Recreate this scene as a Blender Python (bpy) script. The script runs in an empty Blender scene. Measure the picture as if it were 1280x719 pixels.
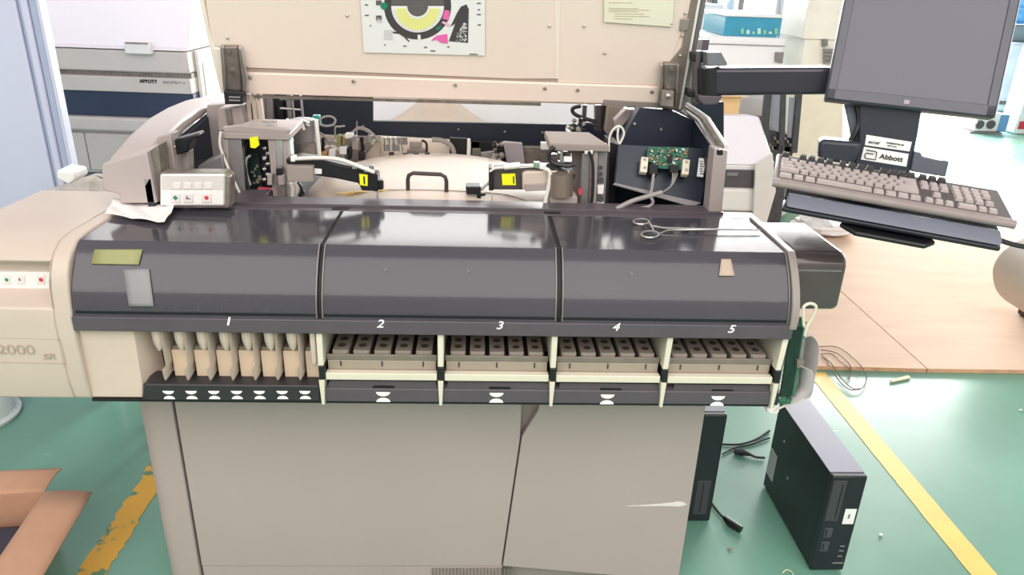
import bpy, bmesh, math, random
from mathutils import Vector, Matrix
random.seed(7)
SC = bpy.context.scene; COL = SC.collection
PI = math.pi
# ------------------------------------------------------------------ camera
F = 934.0; H = 1.6
AX = Vector((0.99866124, -0.03934386, 0.03358246))
AY = Vector((-0.01542334, 0.3932085, 0.91931997))
AZ = Vector((-0.0493745, -0.91860717, 0.39207527))
cd = bpy.data.cameras.new('camera'); cd.sensor_width = 36; cd.lens = F / 1280 * 36; cd.clip_start = .05
cam = bpy.data.objects.new('camera', cd); COL.objects.link(cam)
cam.matrix_world = Matrix(((AX.x, AY.x, AZ.x, 0), (AX.y, AY.y, AZ.y, 0), (AX.z, AY.z, AZ.z, H), (0, 0, 0, 1)))
SC.camera = cam

def ray(px, py):
    return (AX * (px - 640) + AY * (360 - py) - AZ * F).normalized()
O = Vector((0, 0, H))
def W(px, py, y):                      # point of the world plane Y = y seen at that place of the photograph
    r = ray(px, py); return O + r * (y / r.y)
def WZ(px, py, z):
    r = ray(px, py); return O + r * ((z - H) / r.z)
def WX(px, py, x):
    r = ray(px, py); return O + r * (x / r.x)
def WP(px, py, p0, n):
    r = ray(px, py); return O + r * ((p0 - O).dot(n) / r.dot(n))
def V(*a): return Vector(a)

# ------------------------------------------------------------------ materials
def lin(c):
    return tuple(((v / 255) / 12.92 if v / 255 <= .04045 else ((v / 255 + .055) / 1.055) ** 2.4) for v in c) + (1,)
MATS = {}
def mat(name, col, rough=.5, metal=0, noise=.06, scale=8, bump=0, bscale=60, alpha=1, coat=0, emit=None, es=0, stretch=None, spec=.5, col2=None, thr=.5):
    if name in MATS: return MATS[name]
    m = bpy.data.materials.new(name); m.use_nodes = True
    nt = m.node_tree; N = nt.nodes; L = nt.links
    b = N['Principled BSDF']; b.inputs['Roughness'].default_value = rough; b.inputs['Metallic'].default_value = metal
    b.inputs['Specular IOR Level'].default_value = spec
    c = lin(col)
    tc = N.new('ShaderNodeTexCoord'); mp = N.new('ShaderNodeMapping'); L.new(tc.outputs['Object'], mp.inputs[0])
    if stretch: mp.inputs['Scale'].default_value = stretch
    nz = N.new('ShaderNodeTexNoise'); nz.inputs['Scale'].default_value = scale; nz.inputs['Detail'].default_value = 5
    L.new(mp.outputs[0], nz.inputs['Vector'])
    cr = N.new('ShaderNodeValToRGB')
    if col2 is None:
        cr.color_ramp.elements[0].position = .3; cr.color_ramp.elements[1].position = .7
        cr.color_ramp.elements[0].color = tuple(max(0, v * (1 - noise)) for v in c[:3]) + (1,)
        cr.color_ramp.elements[1].color = tuple(min(1, v * (1 + noise)) for v in c[:3]) + (1,)
    else:
        cr.color_ramp.elements[0].position = thr - .03; cr.color_ramp.elements[1].position = thr + .03
        cr.color_ramp.elements[0].color = c; cr.color_ramp.elements[1].color = lin(col2)
    L.new(nz.outputs['Fac'], cr.inputs[0]); L.new(cr.outputs[0], b.inputs['Base Color'])
    if bump:
        n2 = N.new('ShaderNodeTexNoise'); n2.inputs['Scale'].default_value = bscale; L.new(mp.outputs[0], n2.inputs['Vector'])
        bp = N.new('ShaderNodeBump'); bp.inputs['Strength'].default_value = bump; bp.inputs['Distance'].default_value = .002
        L.new(n2.outputs['Fac'], bp.inputs['Height']); L.new(bp.outputs[0], b.inputs['Normal'])
    if coat: b.inputs['Coat Weight'].default_value = coat; b.inputs['Coat Roughness'].default_value = .05
    if alpha < 1: b.inputs['Alpha'].default_value = alpha
    if emit: b.inputs['Emission Color'].default_value = lin(emit); b.inputs['Emission Strength'].default_value = es
    MATS[name] = m; return m

CREAM = mat('cream_plastic', (200, 185, 171), .42, noise=.03, scale=5)
CREAMD = mat('cream_lane_plastic', (208, 190, 175), .4, noise=.05)
IVORY = mat('ivory_plastic', (220, 214, 194), .4, noise=.03)
TAUPE = mat('taupe_painted_metal', (174, 161, 156), .5, noise=.03, scale=3, bump=.05, bscale=300)
TAUPED = mat('taupe_side_metal', (150, 140, 134), .5, noise=.04, scale=3)
LID = mat('beige_lid_metal', (242, 224, 211), .45, noise=.02, scale=3)
LIDL = mat('pale_lid_strip', (246, 234, 220), .45, noise=.02)
LIDD = mat('worn_lid_rim', (150, 138, 128), .45, metal=.3, noise=.12, scale=30)
BEIGE = mat('beige_bracket_metal', (160, 149, 145), .45, noise=.06)
ARMC = mat('beige_arm_plastic', (176, 165, 162), .45, noise=.03)
GREYW = mat('grey_metal', (140, 136, 136), .4, metal=.4, noise=.1, scale=30)
STEEL = mat('steel', (200, 198, 196), .28, metal=.8, noise=.08, scale=40)
DSTEEL = mat('dull_steel', (136, 128, 120), .4, metal=.35, noise=.25, scale=50)
BRASS = mat('brass_tinted_metal', (190, 176, 140), .3, metal=.9, noise=.15, scale=50)
BLACK = mat('black_plastic', (24, 25, 28), .35, noise=.1)
BLACKM = mat('black_matte', (16, 17, 20), .6, noise=.1)
CHAR = mat('charcoal_strip', (86, 79, 85), .4, noise=.05, scale=20)
CHARD = mat('charcoal_base', (48, 46, 48), .38, noise=.06, scale=20)
NAVY = mat('navy_panel', (30, 37, 52), .5, noise=.12, scale=6)
NAVY2 = mat('dark_navy_box', (44, 50, 62), .38, noise=.08, scale=6)
SMOKE = mat('smoked_acrylic', (80, 78, 84), .12, noise=.06, scale=2.5, alpha=.80)
WHITE = mat('white_plastic', (236, 234, 230), .4, noise=.02)
WHITEP = mat('white_print', (240, 240, 238), .6, noise=.0)
PAPER = mat('paper', (238, 234, 230), .7, noise=.05, scale=60, bump=.3, bscale=30)
YEL = mat('yellow_label', (238, 240, 20), .5, noise=.03)
GREENP = mat('green_circuit_board', (40, 96, 78), .35, noise=.5, scale=140, col2=(120, 140, 100), thr=.62)
GRNDK = mat('dark_green_board', (22, 48, 38), .35, noise=.3, scale=90)
INK = mat('dark_ink', (40, 38, 40), .6, noise=0)
GREYCAR = mat('grey_carrier_plastic', (140, 131, 120), .45, noise=.08, scale=40)
GREYCARD = mat('grey_tray_plastic', (122, 113, 102), .35, noise=.1, scale=30)
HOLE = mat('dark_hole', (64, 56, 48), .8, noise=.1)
CARD = mat('cardboard', (190, 146, 118), .8, noise=.06, scale=12, bump=.2, bscale=120)
WIREG = mat('grey_cable', (150, 146, 142), .5, noise=.05)
WIREB = mat('black_cable', (30, 32, 34), .45, noise=.05)
WIREW = mat('white_cable', (225, 222, 214), .45, noise=.05)
SCR = mat('screw_metal', (200, 195, 190), .3, metal=.9, noise=.05)
RED = mat('red_print', (205, 60, 70), .5, noise=.03); TEAL = mat('teal_print', (40, 140, 110), .5, noise=.03)
PINK = mat('pink_print', (240, 110, 180), .6, noise=.02); YELP = mat('pale_yellow_print', (238, 236, 150), .6, noise=.02)

# ------------------------------------------------------------------ mesh helpers
class MB:
    def __init__(s, M=None): s.bm = bmesh.new(); s.M = M; s.mi = 0
    def v(s, p):
        p = Vector(p); return s.bm.verts.new(s.M @ p if s.M is not None else p)
    def f(s, vs):
        try: fc = s.bm.faces.new(vs); fc.material_index = s.mi; return fc
        except ValueError: return None
    def ngon(s, pts): return s.f([s.v(p) for p in pts])
    def box(s, a, b):
        x0, y0, z0 = a; x1, y1, z1 = b
        return s.hexa([(x0, y0, z0), (x1, y0, z0), (x1, y1, z0), (x0, y1, z0), (x0, y0, z1), (x1, y0, z1), (x1, y1, z1), (x0, y1, z1)])
    def cbox(s, c, d):
        return s.box((c[0] - d[0] / 2, c[1] - d[1] / 2, c[2] - d[2] / 2), (c[0] + d[0] / 2, c[1] + d[1] / 2, c[2] + d[2] / 2))
    def hexa(s, p):
        v = [s.v(q) for q in p]
        for q in ((3, 2, 1, 0), (4, 5, 6, 7), (0, 1, 5, 4), (1, 2, 6, 5), (2, 3, 7, 6), (3, 0, 4, 7)): s.f([v[i] for i in q])
        return s
    def prism(s, poly, vec):
        vec = Vector(vec); a = [s.v(p) for p in poly]; b = [s.v(Vector(p) + vec) for p in poly]
        s.f(a); s.f(b[::-1]); n = len(a)
        for i in range(n): s.f([a[i], b[i], b[(i + 1) % n], a[(i + 1) % n]])
        return s
    def tube(s, pts, r, n=8, closed=False):
        pts = [Vector(p) for p in pts]; rings = []
        m = len(pts); ref = None
        for i, p in enumerate(pts):
            if closed: t = (pts[(i + 1) % m] - pts[i - 1]).normalized()
            else: t = (pts[min(i + 1, m - 1)] - pts[max(i - 1, 0)]).normalized()
            if ref is None:
                ref = t.orthogonal().normalized()
            else:
                ref = ref - t * ref.dot(t); ref = ref.normalized() if ref.length > 1e-6 else t.orthogonal().normalized()
            bn = t.cross(ref); rr = r[i] if isinstance(r, (list, tuple)) else r
            rings.append([s.v(p + (ref * math.cos(a) + bn * math.sin(a)) * rr) for a in [2 * PI * k / n for k in range(n)]])
        for i in range(m if closed else m - 1):
            A = rings[i]; B = rings[(i + 1) % m]
            for k in range(n): s.f([A[k], A[(k + 1) % n], B[(k + 1) % n], B[k]])
        if not closed: s.f(rings[0][::-1]); s.f(rings[-1])
        return s
    def cyl(s, p0, p1, r0, r1=None, n=20): return s.tube([p0, p1], [r0, r1 if r1 is not None else r0], n)
    def lathe(s, c, prof, n=32, sx=1, sy=1):
        c = Vector(c); rings = []
        for r, z in prof:
            rings.append([s.v(c + Vector((max(r, 1e-4) * math.cos(2 * PI * k / n) * sx, max(r, 1e-4) * math.sin(2 * PI * k / n) * sy, z))) for k in range(n)])
        for A, B in zip(rings, rings[1:]):
            for k in range(n): s.f([A[k], A[(k + 1) % n], B[(k + 1) % n], B[k]])
        s.f(rings[0][::-1]); s.f(rings[-1]); return s
    def ball(s, c, r, n=12, sc=(1, 1, 1)):
        prof = [(r * math.sin(PI * i / n), -r * math.cos(PI * i / n)) for i in range(n + 1)]
        c = Vector(c)
        rings = [[s.v(c + Vector((max(q, 1e-5) * math.cos(2 * PI * k / n) * sc[0], max(q, 1e-5) * math.sin(2 * PI * k / n) * sc[1], z * sc[2]))) for k in range(n)] for q, z in prof]
        for A, B in zip(rings, rings[1:]):
            for k in range(n): s.f([A[k], A[(k + 1) % n], B[(k + 1) % n], B[k]])
        return s
    def grid(s, fn, nu, nv):
        g = [[s.v(fn(i / nu, j / nv)) for j in range(nv + 1)] for i in range(nu + 1)]
        for i in range(nu):
            for j in range(nv): s.f([g[i][j], g[i + 1][j], g[i + 1][j + 1], g[i][j + 1]])
        return s
    def build(s, name, mats, parent=None, bevel=0, seg=2, solid=0, sub=0, ang=35):
        bmesh.ops.recalc_face_normals(s.bm, faces=s.bm.faces[:])
        me = bpy.data.meshes.new(name)
        if parent is None:
            xs = [v.co for v in s.bm.verts]
            off = Vector(((min(v.x for v in xs) + max(v.x for v in xs)) / 2, (min(v.y for v in xs) + max(v.y for v in xs)) / 2, min(v.z for v in xs)))
        else: off = ORG[parent.name]
        bmesh.ops.translate(s.bm, verts=s.bm.verts[:], vec=-off)
        s.bm.to_mesh(me); s.bm.free()
        for m in (mats if isinstance(mats, (list, tuple)) else [mats]): me.materials.append(m)
        me.shade_smooth(); me.set_sharp_from_angle(angle=math.radians(ang))
        o = bpy.data.objects.new(name, me); COL.objects.link(o)
        if parent is not None: o.parent = parent
        else: o.location = off
        ORG[o.name] = off
        if solid:
            md = o.modifiers.new('s', 'SOLIDIFY'); md.thickness = solid; md.offset = 0
        if bevel:
            md = o.modifiers.new('b', 'BEVEL'); md.width = bevel; md.segments = seg; md.limit_method = 'ANGLE'; md.angle_limit = math.radians(40)
        if sub:
            md = o.modifiers.new('u', 'SUBSURF'); md.levels = sub; md.render_levels = sub
        return o
ORG = {}
def tag(o, label, cat, group=None, kind=None):
    o['label'] = label; o['category'] = cat
    if group: o['group'] = group
    if kind: o['kind'] = kind
    return o
def thing(name, label, cat, loc, group=None):
    o = bpy.data.objects.new(name, None); COL.objects.link(o); o.location = loc; o.empty_display_size = .1
    ORG[o.name] = Vector(loc); return tag(o, label, cat, group)
def struct(o): o['kind'] = 'structure'; return o
def PP(pix, y, depth, m=None):          # outline standing in the plane Y = y, with its own thickness
    m = m or MB(); m.prism([W(px, py, y) for px, py in pix], (0, depth, 0)); return m
def rect(x0, y0, x1, y1): return [(x0, y0), (x1, y0), (x1, y1), (x0, y1)]
def smooth(pts, n=6, closed=False):
    P = [Vector(p) for p in pts]; out = []
    m = len(P)
    for i in range(m if closed else m - 1):
        if closed: a, b, c, d = P[i - 1], P[i], P[(i + 1) % m], P[(i + 2) % m]
        else: a, b, c, d = P[max(i - 1, 0)], P[i], P[i + 1], P[min(i + 2, m - 1)]
        for k in range(n):
            t = k / n
            out.append(.5 * ((2 * b) + (c - a) * t + (2 * a - 5 * b + 4 * c - d) * t * t + (3 * b - a - 3 * c + d) * t ** 3))
    if not closed: out.append(P[-1])
    return out
def cable(name, pts, r, m, parent=None, n=7, closed=False):
    return MB().tube(smooth(pts, 7, closed), r, n, closed).build(name, m, parent)
def text(body, size, origin, xd, up, m, parent, name='lettering', bold=0, shear=0, sx=1, align='LEFT', ext=.0006):
    cu = bpy.data.curves.new('t', 'FONT'); cu.body = body; cu.size = size; cu.offset = bold; cu.shear = shear; cu.extrude = ext; cu.align_x = align
    to = bpy.data.objects.new('t', cu); COL.objects.link(to)
    bpy.context.view_layer.update()
    dg = bpy.context.evaluated_depsgraph_get()
    me = bpy.data.meshes.new_from_object(to.evaluated_get(dg))
    COL.objects.unlink(to); bpy.data.objects.remove(to)
    xd = Vector(xd).normalized(); up = Vector(up); up = (up - xd * up.dot(xd)).normalized(); n = xd.cross(up)
    M = Matrix(((xd.x * sx, up.x, n.x, origin[0]), (xd.y * sx, up.y, n.y, origin[1]), (xd.z * sx, up.z, n.z, origin[2]), (0, 0, 0, 1)))
    off = ORG[parent.name] if parent is not None else Vector((0, 0, 0))
    me.transform(Matrix.Translation(-off) @ M); me.name = name
    me.materials.clear(); me.materials.append(m)
    o = bpy.data.objects.new(name, me); COL.objects.link(o); o.parent = parent; ORG[o.name] = off
    return o
def jit(a): return random.uniform(-a, a)

# ================================================================== SETTING
def floor_mat():
    m = bpy.data.materials.new('green_epoxy_floor'); m.use_nodes = True; nt = m.node_tree; N = nt.nodes; L = nt.links
    b = N['Principled BSDF']; b.inputs['Roughness'].default_value = .3; b.inputs['Specular IOR Level'].default_value = .85
    tc = N.new('ShaderNodeTexCoord')
    n1 = N.new('ShaderNodeTexNoise'); n1.inputs['Scale'].default_value = .9; n1.inputs['Detail'].default_value = 6; L.new(tc.outputs['Object'], n1.inputs[0])
    c1 = N.new('ShaderNodeValToRGB'); c1.color_ramp.elements[0].position = .35; c1.color_ramp.elements[1].position = .68
    c1.color_ramp.elements[0].color = lin((94, 142, 122)); c1.color_ramp.elements[1].color = lin((122, 174, 154)); L.new(n1.outputs['Fac'], c1.inputs[0])
    mp = N.new('ShaderNodeMapping'); mp.inputs['Scale'].default_value = (5, 40, 1); mp.inputs['Rotation'].default_value = (0, 0, .5); L.new(tc.outputs['Object'], mp.inputs[0])
    n2 = N.new('ShaderNodeTexNoise'); n2.inputs['Scale'].default_value = 1.4; n2.inputs['Detail'].default_value = 8; L.new(mp.outputs[0], n2.inputs[0])
    c2 = N.new('ShaderNodeValToRGB'); c2.color_ramp.elements[0].position = .7; c2.color_ramp.elements[1].position = .78; L.new(n2.outputs['Fac'], c2.inputs[0])
    mx = N.new('ShaderNodeMix'); mx.data_type = 'RGBA'; mx.inputs[7].default_value = lin((190, 214, 200)); L.new(c1.outputs[0], mx.inputs[6])
    ml = N.new('ShaderNodeMath'); ml.operation = 'MULTIPLY'; ml.inputs[1].default_value = .35; L.new(c2.outputs[0], ml.inputs[0]); L.new(ml.outputs[0], mx.inputs[0])
    L.new(mx.outputs[2], b.inputs['Base Color'])
    n3 = N.new('ShaderNodeTexNoise'); n3.inputs['Scale'].default_value = 3; L.new(tc.outputs['Object'], n3.inputs[0])
    mr = N.new('ShaderNodeMapRange'); mr.inputs[3].default_value = .22; mr.inputs[4].default_value = .42; L.new(n3.outputs['Fac'], mr.inputs[0]); L.new(mr.outputs[0], b.inputs['Roughness'])
    return m
fl = MB(); fl.box((-9, -5, -.1), (13, 13, 0)); struct(fl.build('floor', floor_mat()))
WALLM = mat('white_wall_paint', (226, 226, 224), .7, noise=.03, scale=2)
WALLG = mat('grey_front_wall', (150, 146, 142), .8, noise=.05, scale=2)
# back wall with a band of tall windows
bw = MB(); bw.box((-9, 13, 0), (13, 13.2, .8)); bw.box((-9, 13, 3.6), (13, 13.2, 4.2))
xs = [-9, -7.5, -4.5, -3.5, -.5, .5, 3.5, 4.5, 7.5, 8.5, 11.5, 13]
for i in range(0, len(xs), 2): bw.box((xs[i], 13, .8), (xs[i + 1], 13.2, 3.6))
struct(bw.build('wall_back', WALLM))
FRM = mat('window_frame_white', (230, 232, 235), .4, noise=.02)
GL = mat('window_glass', (235, 245, 250), .03, noise=.0, alpha=.12)
for k in range(5):
    x0, x1 = xs[1 + 2 * k], xs[2 + 2 * k]
    w = MB(); 
    for a, b in (((x0, 13.02, .8), (x0 + .07, 13.12, 3.6)), ((x1 - .07, 13.02, .8), (x1, 13.12, 3.6)), ((x0, 13.02, .8), (x1, 13.12, .87)), ((x0, 13.02, 3.53), (x1, 13.12, 3.6)), (((x0 + x1) / 2 - .04, 13.02, .8), ((x0 + x1) / 2 + .04, 13.12, 3.6)), ((x0, 13.02, 2.3), (x1, 13.12, 2.37))): w.box(a, b)
    wo = struct(w.build('window_%d' % (k + 1), FRM))
    MB().box((x0 + .05, 13.06, .85), (x1 - .05, 13.07, 3.55)).build('pane', GL, wo)
struct(MB().box((-9.2, -5, 0), (-9, 13.2, 4.2)).build('wall_left', WALLM))
struct(MB().box((-9, -5.2, 0), (13, -5, 4.2)).build('wall_front', WALLG))

# plywood sheets on the floor
def ply_mat():
    m = mat('plywood', (220, 193, 171), .85, spec=.15, noise=.06, scale=2.2, stretch=(1, 5, 1), bump=.1, bscale=12); return m
PLY = ply_mat(); PLYE = mat('plywood_edge', (212, 164, 128), .7, noise=.2, scale=20)
pe = WZ(1018, 462, .018); pr = WZ(1280, 470, .018)
for k, (x0, x1, lab) in enumerate(((1.42, 2.02, 'plywood sheet on the floor just right of the analyzer'), (2.025, 4.6, 'plywood sheet on the floor at the right edge of the photo'))):
    m = MB(); yb = 5.25 if k == 0 else 4.9
    m.hexa([(x0, 2.87 - .02 * k, .001), (x1, 2.85 - .01 * k, .001), (x1, yb, .001), (x0, yb, .001), (x0, 2.87 - .02 * k, .02), (x1, 2.85 - .01 * k, .02), (x1, yb, .02), (x0, yb, .02)])
    o = m.build('plywood_sheet', [PLY, PLYE]); tag(o, lab, 'plywood board', 'plywood sheets laid over the green floor')
    for p in o.data.polygons:
        if abs(p.normal.z) < .5: p.material_index = 1

# yellow floor lines, painted strips with ragged edges
YL = mat('worn_yellow_paint', (224, 172, 62), .5, noise=.1, scale=15, col2=(96, 140, 108), thr=.60)
YL2 = mat('yellow_paint', (232, 190, 92), .5, noise=.06, scale=10)
def line(xl0, xl1, y0, y1, m, rag, lab):
    b = MB(); n = int((y1 - y0) / .02); L_ = []; R_ = []
    for i in range(n + 1):
        y = y0 + (y1 - y0) * i / n
        L_.append(b.v((xl0 + jit(rag), y, .0015))); R_.append(b.v((xl1 + jit(rag), y, .0015)))
    for i in range(n): b.f([L_[i], R_[i], R_[i + 1], L_[i + 1]])
    o = b.build('floor_line', m); tag(o, lab, 'floor marking', 'yellow lines painted on the floor')
line(-1.10, -1.022, .9, 4.2, YL, .006, 'worn yellow line on the green floor left of the grey cabinet')
line(1.475, 1.555, .9, 2.84, YL2, .001, 'clean yellow line on the green floor beside the black computer tower')

# ================================================================== ANALYZER
AN = thing('laboratory_analyzer', 'large beige and taupe laboratory analyzer with its top lid raised', 'laboratory analyzer', (-.12, 2.0, 0))
# --- lower cabinet
xL, xR = -.83, .588
def rounded(x0, x1, y0, y1, r, n=6, left=True, right=False):
    p = []
    if left:
        for i in range(n + 1):
            a = PI + (PI / 2) * i / n; p.append((x0 + r + r * math.cos(a), y0 + r + r * math.sin(a)))
    else: p.append((x0, y0))
    if right:
        for i in range(n + 1):
            a = 1.5 * PI + (PI / 2) * i / n; p.append((x1 - r + r * math.cos(a), y0 + r + r * math.sin(a)))
    else: p.append((x1, y0))
    p += [(x1, y1), (x0, y1)]; return p
MB().prism([(x, y, .02) for x, y in rounded(xL, -.737, 1.6, 1.72, .045)], (0, 0, .725)).build('corner_panel', TAUPE, AN, .004)
a0, a1 = W(653, 515, 1.6), W(628, 707, 1.6)
dz0 = .745; xs0 = a0.x + (a0.x - a1.x) / (a0.z - a1.z) * (dz0 - a0.z)
MB().prism([(-.730, 1.6, a1.z), (a1.x - .003, 1.6, a1.z - .004), (a0.x - .003, 1.6, a0.z - .08), (a0.x - .002, 1.6, dz0), (-.730, 1.6, dz0)], (0, .03, 0)).build('front_door', TAUPE, AN, .002)
MB().prism([(a1.x + .001, 1.6, a1.z - .004), (xR, 1.6, .02), (xR, 1.6, dz0), (a0.x + .07, 1.6, dz0), (W(672, 515, 1.6).x, 1.6, a0.z), (a0.x + .002, 1.6, a0.z - .075)], (0, .03, 0)).build('access_panel', TAUPE, AN, .002)
MB().prism([(-.75, 1.625, .02), (.58, 1.625, .02), (.58, 1.625, .745), (-.75, 1.625, .745)], (0, .8, 0)).build('cabinet_body', TAUPED, AN)
MB().box((-.73, 1.603, .02), (a1.x, 1.63, a1.z - .003)).build('kick_plate', TAUPE, AN, .002)
vn = MB()
x = W(540, 712, 1.6).x
while x < W(640, 712, 1.6).x: vn.box((x, 1.599, .025), (x + .004, 1.606, a1.z - .012)); x += .0095
vn.build('vent_grille', DSTEEL, AN)
sc = MB(); pa, pb = W(783, 633, 1.6), W(858, 633, 1.6)
for k_, (u0, u1, h0) in enumerate(((0, 1, .0035), (.35, .95, .006), (.6, 1.0, .009))):
    n_ = 14; up_, lo_ = [], []
    for i in range(n_ + 1):
        u = u0 + (u1 - u0) * i / n_; h_ = h0 * math.sin(PI * (i / n_) ** 1.6) + .0004 + .0008 * random.random(); x_ = pa.x + (pb.x - pa.x) * u; zc_ = pa.z + .006 * u * math.sin(u * 2)
        up_.append((x_, 1.5994 - .0002 * k_, zc_ + h_)); lo_.append((x_, 1.5994 - .0002 * k_, zc_ - h_ * .7))
    sc.prism(up_ + lo_[::-1], (0, .001, 0))
sc.build('scuff_mark', mat('pale_scuff', (225, 218, 212), .6), AN)
for x_ in (-.7, .5):
    for y_ in (1.72, 2.35): MB().cyl((x_, y_, 0), (x_, y_, .06), .03).build('foot', BLACK, AN)
# upper body: side skins, deck
MB().box((-.74, 1.66, .745), (.58, 2.6, .90)).build('upper_body', TAUPED, AN)
MB().box((-.74, 1.76, .90), (.62, 2.6, .955)).build('interior_deck', NAVY, AN)
# inner left wall, navy
MB().prism([(-.745, 1.70, .95), (-.745, 1.70, 1.13), (-.745, 1.80, 1.14), (-.745, 1.90, 1.175), (-.745, 2.18, 1.20), (-.745, 2.55, 1.20), (-.745, 2.55, .95)], (-.015, 0, 0)).build('inner_side_wall', NAVY, AN)
# curved side arm (beam)
top = [(1.71, 1.09), (1.705, 1.160), (1.72, 1.174), (1.83, 1.202), (1.96, 1.221), (2.08, 1.226), (2.21, 1.224), (2.4, 1.208)]
bot = [(2.4, 1.185), (2.15, 1.198), (1.98, 1.186), (1.88, 1.168), (1.79, 1.13), (1.78, 1.09)]
b = MB(); b.prism([(-.84, y, z) for y, z in top + bot], (.085, 0, 0)); b.build('side_arm', ARMC, AN, .012, 3)
# arm end box
b = MB(); b.prism([W(127, 206, 1.70), W(183, 190, 1.70), W(196, 255, 1.70), W(149, 255, 1.70), W(149, 244, 1.70), W(127, 238, 1.70)], (0, .10, 0)); b.build('arm_end_cover', ARMC, AN, .004)
PP([(183, 192), (198, 182), (204, 250), (196, 255)], 1.72, .05).build('latch_recess', DSTEEL, AN, .001)
PP([(196, 172), (213, 168), (222, 232), (206, 240)], 1.78, .05).build('side_bracket', BEIGE, AN, .003)
PP([(216, 176), (245, 168), (248, 171), (236, 178), (236, 190), (217, 195)], 1.80, .05).build('catch_block', BLACK, AN, .003)
MB().ball(W(218, 184, 1.795), .004).build('screw', SCR, AN)
PP([(215, 193), (235, 190), (236, 222), (222, 226)], 1.83, .04).build('catch_post', BEIGE, AN, .003)
PP([(247, 208), (278, 193), (282, 225), (247, 226)], 1.86, .08).build('motor_cover', GREYW, AN, .004)
# small control panel, on the deck
cp = PP(rect(200, 219, 280, 258), 1.70, .035).build('control_panel', WHITE, AN, .003)
PP([(199, 217), (280, 217), (287, 222), (287, 261), (200, 261)], 1.708, .045).build('panel_housing', DSTEEL, AN, .003)
o = PP(rect(202, 239, 279, 256), 1.6985, .002).build('button_strip', WHITE, cp)
PP(rect(202, 220.5, 279, 238), 1.6987, .002).build('upper_print', mat('pale_grey_print', (214, 208, 204), .5), cp)
for i in range(4):
    PP(rect(216 + i * 13, 229, 226 + i * 13, 237), 1.697, .003).build('light_key', mat('faint_key', (228, 224, 220), .5), cp, .001)
for px, m_ in ((219, TEAL), (235, GREYW), (258, RED)):
    k = PP(rect(px - 6, 242.5, px + 6, 254), 1.696, .004).build('button', mat('button_plate', (228, 220, 216), .5), cp, .001)
    c = W(px, 248, 1.695); r = .006
    kk = MB(); kk.prism([c + V(0, 0, r), c + V(r, 0, 0), c + V(0, 0, -r), c + V(-r, 0, 0)] if m_ is TEAL else ([c + V(r * .8 * math.cos(t * PI / 4 + .39), 0, r * .8 * math.sin(t * PI / 4 + .39)) for t in range(8)] if m_ is RED else [c + V(-r, 0, -r * .5), c + V(r, 0, -r * .6), c + V(r * .2, 0, 0), c + V(-r * .5, 0, r * .8)]), (0, .001, 0))
    kk.build('button_symbol', m_, cp)

# ---- raised lid
L0 = W(560, 133, 2.1); L1v = V(0, -.36, .93).normalized(); LN = L1v.cross(V(1, 0, 0)).normalized()   # leaning forward
if LN.y > 0: LN = -LN
def LP(px, py, off=0): return WP(px, py, L0 + LN * off, LN)
def lp(pix, off, th, m=None):
    m = m or MB(); m.prism([LP(px, py, off) for px, py in pix], -LN * th); return m
UP = -150
def ext(p, q, y): # extend the edge p->q (pixels) up to py = y
    t = (y - p[1]) / (q[1] - p[1]); return (p[0] + (q[0] - p[0]) * t, y)
lid = lp([ext((285, 128), (256, 0), UP), ext((848, 135), (872, 0), UP), (848, 135), (310, 118), (285, 118)], 0, .03).build('raised_lid', LID, AN, .003)
lp([ext((285, 128), (248, -20), UP), ext((285, 128), (258, 0), UP), (262, 40), (268, 60), (284, 62), (288, 118), (276, 118), (262, 62)], .006, .05).build('lid_rim', LIDL, lid, .004)
lp([ext((841, 132), (866, 0), UP), ext((858, 132), (880, 0), UP), (848, 140), (828, 137), (838, 78), (852, 60)], .004, .05).build('lid_rim', LIDD, lid, .003)
lp([ext((850, 130), (873, 0), UP), ext((852.5, 130), (876, 0), UP), (851, 137), (848.5, 137)], .008, .006).build('lid_seal', WHITE, lid)
lp([ext((852, 130), (877, 0), UP), ext((862, 130), (886, 0), UP), (856, 136), (850, 140)], -.004, .05).build('lid_edge_strip', GREYW, lid, .002)
lp([ext((262, 40), (256, 0), UP), (700, UP), (697, 99), (640, 99), (308, 85), (284, 83), (280, 60), (266, 58)], .004, .004).build('inner_panel', LID, lid, .001)
lp([(701, UP), ext((833, 78), (852, 0), UP), (850, 45), (837, 80), (834, 107), (697, 104), ], .003, .003).build('access_plate', LID, lid, .001)
lp([(692, UP), (701, UP), (699, 99), (695, 99)], .0055, .003).build('lid_seam_strip', LIDL, lid)
lp([(308, 92), (826, 110), (826, 132), (310, 118)], .008, .010).build('bottom_flange', LID, lid, .002)
lp([(308, 84), (700, 99), (700, 104), (308, 92)], .001, .003).build('lid_groove', mat('groove_brown', (176, 158, 146), .6), lid)
lp([(318, 120), (676, 130), (676, 133), (318, 123)], .004, .004).build('edge_gasket', DSTEEL, lid)
lp([(754, 125), (825, 129), (846, 137), (754, 133)], .010, .012).build('lid_lip', TAUPED, lid, .002)
for px, py in ((284, 48), (434, 20), (313, 97), (442, 102), (569, 107), (681, 111), (722, 113), (815, 115), (687, 33), (730, 33), (756, 67), (857, 17), (853, 45), (850, 70), (839, 30)):
    big = 85 < py
    c = LP(px, py, .010 if big else .006); MB().tube([c - LN * .002, c + LN * .002, c + LN * .0035], [.005, .005, .002] if big else [.0035, .0035, .0015], 12).build('screw', SCR, lid)
lp([ext((851, 24), (853, 0), -10), (861, -10), (862, 38), (849, 40)], .009, .006).build('lid_bumper', mat('grey_rubber', (150, 144, 136), .6), lid, .003) if False else lp([(851, 24), (862, 24), (860, 39), (849, 40)], .009, .006).build('lid_bumper', mat('grey_rubber', (150, 144, 136), .6), lid, .003)
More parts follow.
